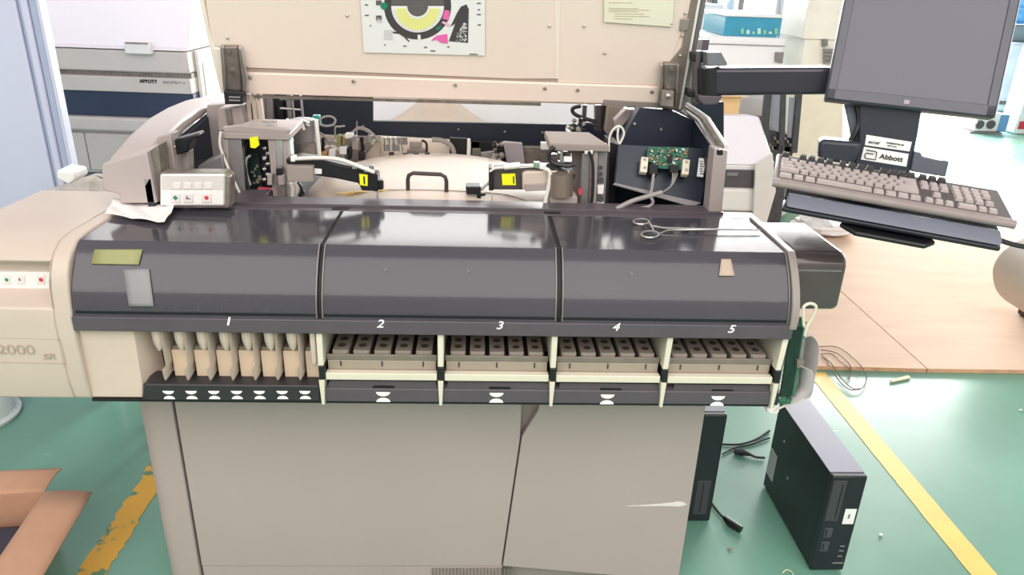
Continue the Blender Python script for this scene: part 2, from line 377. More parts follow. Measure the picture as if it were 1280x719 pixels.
# pale sheet top right
lp([(756, -40), (846, -44), (840, 34), (755, 28)], .0085, .001).build('instruction_label', mat('faded_cream_paper', (240, 236, 214), .6, noise=.02), lid)
FADE = mat('faded_print', (206, 196, 172), .6, noise=0)
for y in (3, 10, 12, 14, 17, 20, 23):
    lp([(761 if y < 16 else 768, y), (790 if y == 3 else 812 - (y % 4) * 7, y + .6), (790 if y == 3 else 812 - (y % 4) * 7, y + 1.6), (761 if y < 16 else 768, y + 1)], .0092, .0006).build('faded_text_line', FADE, lid)
# diagram poster
def pcirc(cx, cy, r, a0, a1, n=40, sy=1.0): return [(cx + r * math.cos(a0 + (a1 - a0) * i / n), cy + r * sy * math.sin(a0 + (a1 - a0) * i / n)) for i in range(n + 1)]
PO = lp([(447, UP + 100), (606, UP + 100), (606, 70), (455, 66)], .0085, .001).build('diagram_poster', WHITEP, lid)
DG = mat('poster_charcoal', (74, 70, 72), .6, noise=0); DG2 = mat('poster_grey', (104, 98, 98), .6, noise=0); LG = mat('poster_light_grey', (214, 212, 216), .6, noise=0)
pm = MB()
def pz(poly, off, mi): pm.mi = mi; lp(poly, off, .0004, pm)
cx, cy = 522, 8
pz(pcirc(cx, cy, 42, 0, 2 * PI), .0090, 0)                       # dark ring
pz(pcirc(cx, cy, 33, 0, PI, sy=1.0), .0095, 2)                   # white ring half
pz(pcirc(cx, cy - 1, 33, PI, 2 * PI), .0095, 1)                  # grey upper half
pz(pcirc(cx, cy + 3, 27, 0, PI), .0100, 3)                       # yellow half
pz([(cx + (28 if i % 2 else 31.5) * math.cos(PI * i / 60), cy + 2 + (28 if i % 2 else 31.5) * math.sin(PI * i / 60)) for i in range(61)] + [(cx - 28.5, cy + 2)] + [(cx - 29 * math.cos(PI * i / 40), cy + 2 + 29 * math.sin(PI * i / 40)) for i in range(41)], .0098, 5) if False else None
for i in range(1, 22):
    a = PI * i / 22; c_, s_ = math.cos(a), math.sin(a)
    pz([(cx + 27.5 * c_ - .35 * s_, cy + 3 + 27.5 * s_ + .35 * c_), (cx + 31.5 * c_ - .35 * s_, cy + 2 + 31.5 * s_ + .35 * c_), (cx + 31.5 * c_ + .35 * s_, cy + 2 + 31.5 * s_ - .35 * c_), (cx + 27.5 * c_ + .35 * s_, cy + 3 + 27.5 * s_ - .35 * c_)], .0104, 5)
pz(pcirc(cx, cy + 1, 15, 0, PI), .0104, 2); pz(pcirc(cx, cy, 13, 0, 2 * PI), .0108, 1)
pz([(522, 44), (525.5, 44), (526, 50), (522, 50)], .0098, 2)
pz(pcirc(480, 8, 4.5, 0, 2 * PI), .0100, 4); pz([(545, 36), (551, 32), (551, 36), (546, 39)], .0100, 4)
pz([(556, 13), (562, 14), (561, 26), (553, 24)], .0100, 6); pz([(546, 45), (559, 43), (560, 55), (551, 54), (546, 50), (539, 52), (541, 49)], .0100, 6); pz([(554, 27), (563, 31), (561, 34), (552, 29)], .0100, 7)
pz([(576, 9), (583, 6), (586, 12), (585, 54), (561, 52), (569, 30), (563, 34), (571, 17)], .0095, 0)
pz([(480, 38), (491, 38), (491, 50), (480, 50)], .0095, 5); pz([(491, 40), (500, 41), (507, 46), (512, 52), (511, 53), (505, 47), (499, 43), (491, 42)], .0095, 0)
for (px, py) in [(470, 1), (470, 20), (471, 23)]: pz([(px, py), (px + 7, py), (px + 7, py + 6), (px, py + 6)], .0094, 1 if py != 23 else 5)
for k in range(70):
    t = random.random(); py = 29 + 23 * t; xl = 579 - 14 * t; px = random.uniform(xl, 582.5)
    pz([(px, py), (px + 1.3, py + .3), (px + 1.1, py + 1.3), (px - .1, py + 1)], .0099, 2)
for px, py, w_ in ((456, 6, 4), (456, 19, 5), (462, 32, 2), (480, 56, 2), (504, 57.5, 4), (530, 59, 4), (559, 58.5, 3), (587, 69, 9), (596, 4, 5), (597, 12, 3), (596, 18, 5), (597, 31, 4), (538, 63.5, 6)):
    pz([(px, py), (px + w_, py), (px + w_, py + 1.5), (px, py + 1.4)] if px != 587 else [(587, 67.5), (597, 68), (597, 69.3), (587, 68.8)], .0094, 1)
pm.build('printed_diagram', [DG, DG2, WHITEP, YELP, TEAL, LG, PINK, mat('light_pink_print', (244, 190, 214), .6)], lid)
# hinges (parts of the machine)
def hinge(pix_plate, screws, arm, nm='hinge'):
    h = lp(pix_plate, .022, .018).build(nm, DSTEEL, AN, .002)
    for px, py in screws:
        c = LP(px, py, .024); MB().tube([c - LN * .003, c + LN * .003], .0045, 12).build('screw', SCR, h)
    for pl in arm: lp(pl, .03, .02).build('hinge_arm', STEEL, h, .001)
    return h
h = hinge([(275, 60), (296, 60), (302, 114), (279, 114)], ((286, 66), (290, 89)), [[(277, 60), (279, 60), (283, 118), (281, 118)], [(298, 60), (301, 62), (309, 100), (308, 118), (304, 118), (303, 96)]])
PP([(279, 114), (303, 116), (303, 131), (281, 131)], 2.03, .04).build('hinge_block', BLACK, h, .002)
for yy in (121, 125): PP([(286, yy), (300, yy + .5), (300, yy + 2), (286, yy + 1.6)], 2.028, .003).build('hinge_pin', STEEL, h)
h = hinge([(830, 81), (848, 81), (845, 113), (830, 113)], ((839, 87), (835, 109)), [[(826, 82), (829, 82), (826, 132), (822, 132)], [(847, 82), (849, 82), (845, 135), (843, 135)]])
PP([(828, 113), (843, 114), (842, 135), (826, 133)], 2.03, .04).build('hinge_block', DSTEEL, h, .002)
MB().ball(W(835, 120, 2.025), .008).build('hinge_pin', STEEL, h)
# hinge support, left
PP([(258, 132), (318, 128), (326, 165), (330, 200), (258, 200)], 2.12, .05).build('hinge_post', BEIGE, AN, .003)
PP([(272, 136), (300, 133), (305, 152), (308, 165), (272, 165)], 2.06, .06).build('post_bracket', BEIGE, AN, .004)
PP([(281, 136), (288, 136), (291, 156), (284, 156)], 2.055, .01).build('bracket_slot', DSTEEL, AN)
for px in (306, 313, 320): PP([(px, 118), (px + 5, 118), (px + 9, 152), (px + 4, 152)], 2.1, .02).build('support_strip', CREAM, AN, .001)

# ---- back frame, navy with opening
PP([(318, 112), (466, 118), (466, 152), (760, 157), (760, 128), (905, 128), (905, 205), (690, 184), (560, 178), (440, 172), (318, 168)], 2.55, .02).build('back_frame', NAVY, AN, .002)
for px, py in ((573, 162), (631, 165), (678, 166), (454, 158), (800, 155)):
    c = W(px, py, 2.548); MB().tube([c, c + V(0, -.003, 0)], .004, 10).build('screw', SCR, AN)
# left dark mechanics behind top plate
for i, (a, b_) in enumerate(((318, 330), (330, 340), (344, 352), (357, 363))):
    PP([(a, 118), (b_, 118), (b_ + 2, 152), (a + 3, 152)], 2.45 + .01 * i, .03).build('guide_column', GREYW if i != 2 else BLACK, AN, .001)
for px0, py0, px1, py1, r in ((350, 124, 376, 124, .004), (350, 136, 376, 138, .003), (365, 120, 368, 150, .003), (376, 120, 379, 150, .004)):
    MB().cyl(W(px0, py0, 2.3), W(px1, py1, 2.3), r).build('linkage_rod', STEEL, AN)
# glass-like cylinder and motor
c0, c1 = W(378, 150, 2.15), W(381, 177, 2.15)
mc = MB().tube([c1, c1 + (c0 - c1) * .5, c0, c0 + V(0, 0, .004)], [.03, .032, .036, .02], 20).build('pump_cylinder', GREYW, AN)
MB().tube([W(376, 150, 2.11), W(380, 163, 2.11)], .004, 8).build('cable', WIREW, mc)
for i in range(6):
    p = W(358 + i * 5, 150 + (i % 2) * 5, 2.12); MB().tube([p, p + V(.01 + jit(.01), 0, jit(.012))], .005, 8).build('fitting', STEEL, mc)
c0, c1 = W(382, 177, 2.15), W(383, 192, 2.15)
MB().cyl(c1, c0, .034).build('motor', DSTEEL, AN)
MB().cyl(W(395, 150, 2.14), W(399, 195, 2.14), .006).build('drain_pipe', WHITE, AN)
PP([(390, 145), (399, 145), (401, 158), (391, 159)], 2.2, .02).build('teal_clip', mat('teal_plastic', (50, 150, 145), .4), AN, .002)
cable('loop_tube', [W(398, 152, 2.2), W(404, 147, 2.2), W(413, 146, 2.2), W(419, 150, 2.2), W(417, 156, 2.2), W(408, 158, 2.2), W(399, 156, 2.2)], .0035, WIREG, AN)

# left pipetting tower
TL = PP([(277, 160), (300, 157), (362, 163), (358, 170), (280, 166)], 1.88, .02).build('pipettor_tower', BEIGE, AN, .003)
pts = [W(277, 166, 1.88), W(362, 169, 1.88)]
zt = 1.205
MB().hexa([V(pts[0].x, 1.88, zt - .018), V(pts[1].x, 1.88, zt - .018), V(pts[1].x - .005, 2.06, zt - .018), V(pts[0].x + .03, 2.06, zt - .018), V(pts[0].x, 1.88, zt), V(pts[1].x, 1.88, zt), V(pts[1].x - .005, 2.06, zt), V(pts[0].x + .03, 2.06, zt)]).build('top_plate', BEIGE, TL, .003)
MB().lathe(W(337, 153, 1.98) , [(.02, 0), (.02, .003), (.012, .004)], 20).build('cap_disc', TAUPED, TL)
for pl, m_ in (([(277, 168), (284, 168), (290, 258), (283, 258)], BEIGE), ([(284, 168), (301, 168), (308, 258), (290, 258)], GREYW), ([(334, 168), (343, 168), (350, 266), (343, 266)], BEIGE), ([(343, 168), (352, 168), (358, 266), (350, 266)], STEEL), ([(352, 165), (358, 163), (365, 266), (358, 266)], BEIGE)):
    PP(pl, 1.885, .03).build('tower_column', m_, TL, .002)
PP([(300, 170), (334, 170), (343, 262), (306, 258)], 1.95, .01).build('tower_back_plate', BLACKM, TL)
PP([(308, 195), (322, 192), (330, 245), (312, 245)], 1.935, .006).build('tower_circuit_board', GRNDK, TL)
for k in range(22):
    px = random.uniform(306, 332); py = random.uniform(190, 245)
    c = W(px, py, 1.93); MB().cbox(c, (random.uniform(.004, .01), .006, random.uniform(.004, .012))).build('component', random.choice([DSTEEL, GREYW, STEEL, BLACK]), TL)
PP([(312, 173), (322, 171), (324, 182), (319, 186), (313, 185)], 1.875, .004).build('warning_label', YEL, TL)
cable('black_hose', [W(312, 176, 1.91), W(305, 185, 1.91), W(305, 205, 1.90), W(309, 230, 1.90), W(313, 252, 1.90)], .006, WIREB, TL)
cable('cable', [W(305, 172, 1.89), W(301, 190, 1.89), W(303, 220, 1.89), W(312, 240, 1.9)], .004, WIREB, TL)
cable('cable', [W(313, 195, 1.9), W(308, 200, 1.9), W(308, 215, 1.9), W(313, 232, 1.9)], .003, WIREG, TL)
cable('cable', [W(276, 165, 1.87), W(275, 182, 1.87), W(283, 205, 1.87), W(295, 232, 1.87), W(303, 250, 1.87)], .0035, WIREW, TL)
for k in range(7):
    MB().ball(W(330 + (k % 2) * 4, 186 + k * 6.5, 1.925), .005).build('connector', STEEL, TL)
PP([(321, 236), (340, 238), (342, 246), (326, 247)], 1.9, .02).build('red_block', mat('red_plastic', (196, 70, 90), .4), TL, .002)
PP(rect(345, 211, 352, 220), 1.86, .02).build('black_connector', BLACK, TL, .001)
PP(rect(334, 219, 340, 232), 1.86, .02).build('plug', BEIGE, TL, .001); PP([(347, 220), (354, 220), (355, 232), (348, 232)], 1.86, .02).build('plug', BEIGE, TL, .001)
PP([(345, 232), (356, 232), (358, 262), (349, 262)], 1.87, .02).build('tower_slot', DSTEEL, TL)
PP([(285, 248), (330, 248), (334, 262), (286, 262)], 1.82, .08).build('tower_base', CHAR, TL, .003)
# grey box right of tower + cables below
cable('cable', [W(368, 228, 1.9), W(372, 236, 1.9), W(366, 250, 1.9), W(360, 262, 1.9)], .006, WIREW, TL)
cable('cable', [W(360, 228, 1.89), W(366, 238, 1.89), W(362, 262, 1.89)], .006, WIREW, TL)
cable('cable', [W(372, 228, 1.9), W(377, 238, 1.9), W(372, 256, 1.9)], .004, WIREB, TL)
for k in range(14):
    px = random.uniform(362, 380); py = random.uniform(240, 262); c = W(px, py, 1.93)
    MB().cbox(c, (.008, .008, .012)).build('connector', random.choice([BLACK, DSTEEL, WHITE]), TL)
GA = PP([(357, 199), (372, 197), (405, 201), (430, 207), (462, 213), (472, 219), (473, 240), (452, 239), (448, 230), (420, 224), (393, 220), (390, 208), (358, 206)], 1.83, .05).build('gripper_arm', BLACK, AN, .004)
PP([(358, 208), (391, 209), (392, 228), (359, 228)], 1.81, .05).build('arm_motor_housing', TAUPED, GA, .002)
PP([(449, 218), (459.5, 219), (459.5, 233), (450, 232)], 1.828, .002).build('warning_label', YEL, GA)
PP([(454, 221), (456, 221), (456.5, 231), (454.5, 231)], 1.8275, .002).build('label_mark', INK, GA)
PP([(392, 211), (402, 212), (402, 218), (393, 218)], 1.828, .002).build('bar_label', WHITEP, GA)
cable('sample_tube', [W(368, 199, 1.82), W(400, 198, 1.82), W(425, 200, 1.82), W(450, 209, 1.82), W(468, 216, 1.82)], .005, WIREW, GA)
PP(rect(363, 196, 369, 203), 1.815, .02).build('tube_fitting', WHITE, GA, .002)
for px, py in ((440, 207), (455, 211), (461, 208), (467, 213)): PP(rect(px, py, px + 6, py + 5), 1.82, .012).build('fitting', random.choice([STEEL, BRASS, DSTEEL]), GA, .001)
PP(rect(472, 226, 479, 238), 1.84, .02).build('probe_holder', BLACK, GA, .002)
MB().cyl(W(472, 238, 1.84), W(473, 262, 1.84), .0015, n=6).build('probe', STEEL, GA)

# carousel cover, cream dome with handle
cc = V(-.12, 2.10, .985); CR = .36
cov = MB().lathe(cc, [(CR - .01, -.05), (CR, -.03), (CR, .0), (CR - .005, .02), (CR - .03, .045), (CR - .09, .066), (CR - .18, .074), (0, .078)], 64).build('carousel_cover', CREAM, AN, ang=60)
def ct(px, py): return WZ(px, py, 1.064)
a, b_ = ct(510, 235), ct(558, 237)
hl = MB().tube([V(a.x, a.y, 1.055), V(a.x, a.y, 1.085), V(a.x + .003, a.y, 1.097), V(a.x + .014, a.y, 1.103), V(b_.x - .014, b_.y, 1.103), V(b_.x - .003, b_.y, 1.097), V(b_.x, b_.y, 1.085), V(b_.x, b_.y, 1.055)], .0055, 12).build('carry_handle', mat('dark_brown_plastic', (60, 52, 50), .4), cov, ang=60)
def dome(x, y):
    r = math.hypot(x - cc.x, y - cc.y); P_ = [(0, .078), (CR - .18, .074), (CR - .09, .066), (CR - .03, .045), (CR - .005, .02), (CR, .0), (CR + 1, -.5)]
    for (r0, z0), (r1, z1) in zip(P_, P_[1:]):
        if r <= r1: return cc.z + z0 + (z1 - z0) * (r - r0) / (r1 - r0)
ys_ = WZ(545, 240, 1.055).y
MB().tube([V(x_, ys_, dome(x_, ys_) + .0005) for x_ in [-.24 + .04 * i for i in range(12)]], .0018, 6).build('cover_seam', TAUPED, cov)
for px in (472, 615):
    x_ = WZ(px, 245, 1.05).x; MB().tube([V(x_, y_, dome(x_, y_) + .0005) for y_ in [ys_ - .02 * i for i in range(11)] if math.hypot(x_ - cc.x, y_ - cc.y) < CR], .0018, 6).build('cover_seam', TAUPED, cov)
p = WZ(452, 247, 1.035)
st = MB()
for k in range(7): st.lathe(V(p.x - .05 + k * .017, p.y + jit(.012), dome(p.x - .05 + k * .017, p.y) + .0005), [(.012 + .004 * random.random(), 0), (.011, .0015)], 12, sx=1.4, sy=.5)
st.build('yellow_stain', mat('yellow_tape', (226, 196, 110), .6, noise=.15, scale=60), cov)
# rear interior row: cream panels, valves
BK = thing
for pl, Y_, m_, nm in (([(382, 169), (430, 171), (430, 200), (386, 200)], 2.46, CREAM, 'rear_panel'), ([(430, 171), (475, 172), (475, 205), (430, 205)], 2.47, TAUPED, 'rear_panel'),
                   ([(447, 205), (474, 176), (475, 205)], 2.40, CREAM, 'gusset_plate'), ([(470, 171), (600, 178), (600, 215), (470, 215)], 2.5, LIDL, 'rear_panel'),
                   ([(562, 173), (584, 174), (583, 205), (562, 205)], 2.44, BLACKM, 'dark_duct'), ([(584, 175), (588, 175), (588, 206), (583, 206)], 2.43, WHITE, 'white_post'),
                   ([(588, 176), (700, 184), (700, 215), (588, 215)], 2.5, BLACKM, 'rear_panel'), ([(629, 178), (653, 180), (657, 208), (634, 208)], 2.42, mat('lavender_grey', (168, 160, 166), .5), 'grey_cover'),
                   ([(654, 184), (690, 185), (690, 208), (657, 208)], 2.45, DSTEEL, 'rear_panel'), ([(676, 179), (688, 179), (688, 188), (676, 188)], 2.4, WHITE, 'white_block'),
                   ([(590, 187), (601, 187), (601, 205), (590, 205)], 2.44, mat('olive_grey', (104, 104, 94), .5), 'olive_box'), ([(601, 192), (618, 190), (620, 207), (602, 205)], 2.40, GREYW, 'vent_block'),
                   ([(512, 178), (527, 178), (527, 187), (512, 187)], 2.40, TAUPED, 'valve_block'), ([(509, 187), (534, 187), (534, 199), (509, 199)], 2.38, DSTEEL, 'valve_block')):
    PP(pl, Y_, .02).build(nm, m_, AN, .002)
for k in range(3):
    for j in range(2): PP(rect(603 + k * 5, 194 + j * 6, 606 + k * 5, 198 + j * 6), 2.398, .003).build('vent_slot', BLACK, AN) if False else None
for k in range(9):
    px = 482 + (k % 5) * 6; py = 172 + (k // 5) * 8
    MB().tube([W(px, py, 2.36), W(px + 1, py + 9, 2.36)], .007, 10).build('solenoid_valve', random.choice([STEEL, GREYW, DSTEEL]), AN)
for px in (486, 503, 517, 531): PP([(px, 192), (px + 6, 192), (px + 6, 197), (px, 197)], 2.34, .02).build('black_fitting', BLACK, AN, .002)
cable('grey_hose', [W(540, 175, 2.4), W(552, 176, 2.4), W(562, 181, 2.4), W(567, 190, 2.4), W(567, 202, 2.4)], .008, WIREG, AN)
cable('black_hose', [W(527, 176, 2.38), W(533, 180, 2.38), W(533, 195, 2.38)], .004, WIREB, AN)
for pts_, r_, m_ in (([(380, 168), (390, 165), (402, 168), (410, 176), (414, 186)], .004, WIREG), ([(400, 176), (425, 179), (445, 180), (472, 176)], .004, WIREG), ([(436, 170), (446, 162), (456, 163), (466, 170), (476, 178)], .004, WIREG),
                   ([(440, 168), (448, 160), (460, 163), (470, 172)], .004, WIREG), ([(405, 185), (415, 183), (425, 190), (430, 200)], .004, WIREW), ([(382, 175), (386, 182), (386, 196)], .004, WIREB), ([(404, 173), (404, 190)], .006, BLACK),
                   ([(418, 176), (430, 184), (440, 186), (446, 182)], .004, WIREW), ([(446, 152), (446, 168)], .002, STEEL), ([(419, 172), (419, 160), (424, 159), (431, 158)], .003, STEEL), ([(452, 172), (454, 188)], .006, BLACK)):
    cable('tubing', [W(px, py, 2.36) for px, py in pts_], r_, m_, AN)
for px, py, w_, h_, m_ in ((402, 191, 6, 8, mat('amber_plastic', (190, 140, 90), .4)), (421, 170, 5, 12, mat('olive_brass', (150, 146, 90), .4)), (427, 170, 4, 12, BRASS), (431, 168, 10, 6, WHITE), (436, 171, 9, 6, GREYW), (424, 184, 9, 10, WHITE), (434, 186, 5, 14, BLACK), (411, 188, 8, 10, WHITE), (448, 190, 8, 12, BLACK), (440, 176, 8, 12, TAUPED), (459, 170, 6, 9, GREYW), (463, 176, 5, 6, mat('pale_green', (150, 160, 130), .5)), (448, 200, 10, 4, DSTEEL)):
    PP(rect(px, py, px + w_, py + h_), 2.33, .03).build('valve', m_, AN, .002)
for k in range(16):
    px = random.uniform(617, 628); py = random.uniform(178, 205)
    MB().ball(W(px, py, 2.38), random.uniform(.005, .011), 8).build('tube_fitting', random.choice([DSTEEL, BLACK, WIREG]), AN)
# right gripper arm
GR = PP([(612, 212), (653, 211), (690, 209), (690, 236), (655, 238), (614, 238)], 1.86, .05).build('gripper_arm', mat('dark_brown_grey', (72, 66, 64), .4), AN, .004)
PP([(611, 211), (617, 211), (617, 239), (611, 239)], 1.85, .05).build('arm_end_plate', BLACK, GR, .002)
PP([(627, 218), (644, 217.5), (645, 232), (628, 232)], 1.858, .002).build('warning_label', YEL, GR)
PP([(641, 221), (642.7, 221), (643, 230), (641.5, 230)], 1.8575, .002).build('label_mark', INK, GR)
PP([(653, 218), (658, 216), (697, 214), (699, 240), (653, 238)], 1.84, .05).build('arm_motor_housing', CREAM, GR, .003)
PP([(655, 231), (684, 230), (684, 239), (657, 240)], 1.835, .01).build('cable_clamp', BEIGE, GR, .002)
MB().tube([W(630, 209, 1.85), W(650, 207, 1.85)], .008, 10).build('connector', WHITE, GR)
MB().tube([W(650, 207, 1.85), W(668, 208, 1.85)], .004, 8).build('sample_tube', WIREW, GR)
PP([(667, 204), (675, 204), (675, 212), (668, 211)], 1.84, .02).build('green_connector', mat('sage_green', (120, 150, 130), .4), GR, .002)
PP([(674, 205), (681, 207), (680, 213), (674, 212)], 1.84, .02).build('connector', WHITE, GR, .002)
cable('cable', [W(680, 211, 1.83), W(687, 216, 1.83), W(686, 232, 1.83), W(682, 250, 1.83), W(680, 268, 1.83)], .0055, WIREW, GR)
cable('cable', [W(612, 215, 1.85), W(619, 211, 1.85), W(630, 210, 1.85)], .003, WIREW, GR)
PP([(582, 234), (601, 234), (601, 244), (583, 244)], 1.87, .04).build('probe_holder', BLACK, GR, .002)
PP([(595, 243), (607, 242), (607, 245), (601, 246), (601, 250), (597, 250), (596, 246)], 1.868, .01).build('probe_clip', BLACK, GR)
MB().tube([W(601, 238, 1.88), W(612, 228, 1.88)], .004, 8).build('probe_link', STEEL, GR)
# right pipetting tower
pa, pb = W(687, 176, 1.86), W(762, 182, 1.86)
TR = MB().hexa([V(pa.x, 1.86, 1.182), V(pb.x, 1.86, 1.182), V(pb.x - .03, 2.02, 1.182), V(pa.x, 2.02, 1.182), V(pa.x, 1.86, 1.20), V(pb.x, 1.86, 1.20), V(pb.x - .03, 2.02, 1.20), V(pa.x, 2.02, 1.20)]).build('pipettor_tower', mat('matte_taupe_plate', (150, 139, 133), .85, noise=.05, spec=.12), AN, .003)
for pl, m_, Y_ in (([(716, 184), (733, 185), (731, 268), (716, 268)], TAUPED, 1.93), ([(728, 192), (737, 192), (735, 266), (725, 266)], GREYW, 1.87), ([(737, 186), (743, 185), (742, 264), (735, 264)], DSTEEL, 1.875), ([(742, 184), (748, 184), (745, 266), (738, 266)], BEIGE, 1.87), ([(748, 184), (760, 182), (756, 268), (745, 268)], GREYW, 1.88)):
    PP(pl, Y_, .03).build('tower_column', m_, TR, .002)
MB().cyl(W(702, 182, 1.87), W(701, 215, 1.87), .0035).build('lead_screw', STEEL, TR)
for r_, pts_ in ((.006, [(693, 184), (687, 190), (687, 200), (694, 205), (710, 208), (718, 205)]), (.007, [(683, 208), (695, 212), (708, 218), (718, 222)]), (.005, [(695, 212), (700, 222), (712, 225)]), (.004, [(736, 190), (741, 205), (741, 240), (738, 262)])):
    cable('black_hose', [W(px, py, 1.85) for px, py in pts_], r_, WIREB, TR)
for k in range(18):
    px = random.uniform(690, 715); py = random.uniform(186, 205); c = W(px, py, 1.95)
    MB().cbox(c, (random.uniform(.01, .025), .02, random.uniform(.008, .016))).build('component', random.choice([DSTEEL, GREYW, BEIGE, GREYW]), TR, .001)
PP(rect(705, 197, 715, 203), 1.86, .01).build('bar_label', WHITEP, TR); PP(rect(731, 188, 741, 193), 1.86, .01).build('white_clip', WHITE, TR)
c0, c1 = W(701, 217, 1.84), W(701, 244, 1.84)
MB().tube([c1, c0, c0 + V(0, 0, .004)], [.031, .031, .012], 28).build('motor', mat('motor_beige', (150, 138, 126), .35, metal=.6), TR)
PP([(687, 245), (707, 245), (722, 246), (722, 258), (687, 258)], 1.83, .05).build('motor_mount', BEIGE, TR, .004)
PP([(709, 241), (716, 241), (722, 247), (709, 247)], 1.835, .03).build('terminal_block', BEIGE, TR, .002)
PP([(723, 237), (728, 237), (728, 244), (723, 244)], 1.86, .01).build('red_block', mat('red_plastic', (196, 70, 90), .4), TR)
for px in (675, 702): MB().tube([W(px, 263, 1.81), W(px + 16, 264, 1.81)], .009, 12).build('brass_rod', BRASS, TR)
PP([(665, 262), (719, 263), (717, 271), (665, 270)], 1.84, .03).build('tower_base', DSTEEL, TR, .002)
for py, m_ in ((210, BLACK), (218, BLACK), (226, BLACK), (249, BLACK)): MB().tube([W(751, py, 1.878), W(751, py, 1.872)], .005 if py < 226 else .008, 10).build('connector', m_, TR)
PP([(747, 232), (755, 232), (754, 243), (747, 243)], 1.87, .01).build('white_plate', WHITE, TR); PP([(746, 254), (755, 254), (754, 264), (746, 264)], 1.87, .01).build('white_plate', WHITE, TR)
# uprights behind right tower
PP([(744, 132), (754, 132), (752, 164), (744, 164)], 2.3, .03).build('upright', CHAR, AN, .002); PP([(754, 130), (760, 130), (757, 166), (752, 166)], 2.28, .03).build('upright', BLACK, AN, .002); PP([(729, 132), (734, 132), (732, 163), (727, 163)], 2.3, .02).build('upright', CHAR, AN, .002)
cable('black_hose', [W(726, 133, 2.28), W(716, 136, 2.28), W(718, 143, 2.28), W(732, 149, 2.28), W(746, 153, 2.28)], .006, WIREB, AN)
cable('black_hose', [W(746, 157, 2.26), W(732, 156, 2.26), W(722, 160, 2.2), W(712, 163, 2.2)], .005, WIREB, AN)
cable('white_hose', [W(710, 158, 2.2), W(709, 163, 2.2), W(713, 167, 2.1)], .005, WIREW, AN)
for k in range(10): MB().ball(W(random.uniform(712, 730), random.uniform(150, 164), 2.15), .007, 8).build('tube_fitting', random.choice([DSTEEL, BLACK, GREYW]), AN)
PP([(760, 132), (783, 134), (770, 158), (764, 175), (756, 165)], 2.25, .04).build('cast_bracket', TAUPED, AN, .004)
PP([(783, 137), (796, 138), (779, 158), (770, 166), (768, 152)], 2.15, .04).build('diagonal_strut', BEIGE, AN, .003)
# ---- electronics box on the right
EB = PP([(775, 180), (793, 147), (800, 135), (838, 138), (868, 152), (893, 184), (884, 272), (762, 272), (768, 200)], 2.08, .05).build('electronics_box', NAVY, AN, .002)
PP([(762, 178), (775, 182), (768, 265), (760, 268)], 1.98, .10).build('box_side', BLACKM, EB, .002)
dr = MB(); q = [W(773, 181, 1.96), W(891, 186, 1.96), W(877, 254, 1.88), W(769, 229, 1.88)]
nn = (q[1] - q[0]).cross(q[3] - q[0]).normalized(); nn = -nn if nn.y > 0 else nn
dr.prism(q, -nn * .02); dr = dr.build('open_door', NAVY2, EB, .002)
def DP(px, py, off=0): return WP(px, py, q[0] + nn * off, nn)
def dp(pix, off, th): return MB().prism([DP(a, b, off) for a, b in pix], -nn * th)
dp([(769, 229), (877, 254), (865, 259), (766, 231)], .004, .004).build('door_lip', GREYW, EB)
pcb = dp([(810, 184), (861, 185), (857, 213), (825, 211), (808, 200)], .012, .003).build('circuit_board', GREENP, EB)
for k in range(95):
    px = random.uniform(811, 857); py = random.uniform(185.5, 206); s_ = random.uniform(.8, 2)
    dp(rect(px, py, px + s_ * 1.2, py + s_), .016, .004).build('component', random.choice([BRASS, mat('orange_part', (205, 130, 70), .4), WHITE, BLACK, mat('dark_green_part', (30, 80, 60), .4), STEEL]), pcb)
dp(rect(834, 196, 840, 203), .017, .005).build('chip', BLACK, pcb)
for px0, px1, y0 in ((801, 811, 196), (853, 863, 199)):
    s = dp([(px0 + 1, y0), (px1, y0 + 1), (px1 - 2, y0 + 20), (px0 - 1, y0 + 19)], .018, .016).build('mounting_block', IVORY, EB, .002)
    for yy in (4, 14):
        c = DP((px0 + px1) / 2, y0 + yy, .019); MB().tube([c, c + nn * .002], .004, 12).build('screw', SCR, s)
for pl in ([(812, 205), (823, 206), (822, 219), (812, 218)], [(837, 206), (850, 207), (848, 217), (838, 216)]): dp(pl, .024, .02).build('plug', BLACKM, EB, .002)
dp([(874, 198), (882, 199), (879, 222), (871, 221)], .002, .002).build('bar_label', WHITEP, EB)
for y in range(6): dp(rect(875, 202 + y * 3, 878 + (y % 3), 203 + y * 3), .003, .001).build('label_mark', INK, EB)
cable('cable_bundle', [DP(817, 218, .02), DP(815, 235, .03), DP(813, 245, .04), DP(816, 254, .03), DP(806, 260, .02), DP(775, 262, .02)], .004, WIREG, EB)
cable('cable_bundle', [DP(828, 241, .05), DP(810, 246, .04), DP(790, 252, .03), DP(770, 262, .03)], .006, WIREG, EB)
for d_ in (-3, 0, 3): cable('wire', [DP(844 + d_, 216, .02), DP(842 + d_ * .5, 226, .03), DP(838, 234, .04), DP(828, 241, .05)], .0018, random.choice([WIREG, WIREB]), EB)
cable('white_loop_tie', [W(761, 190, 1.96), W(762, 172, 1.96), W(768, 161, 1.96), W(776, 159, 1.96), W(780, 167, 1.96), W(777, 176, 1.96), W(774, 180, 1.96), W(772, 172, 1.96), W(773, 160, 1.96)], .003, WIREW, EB)
for px, py in ((793, 155), (762, 193), (826, 162)):
    c = W(px, py, 2.075); MB().tube([c, c + V(0, -.004, 0)], .004, 10).build('screw', SCR, EB)
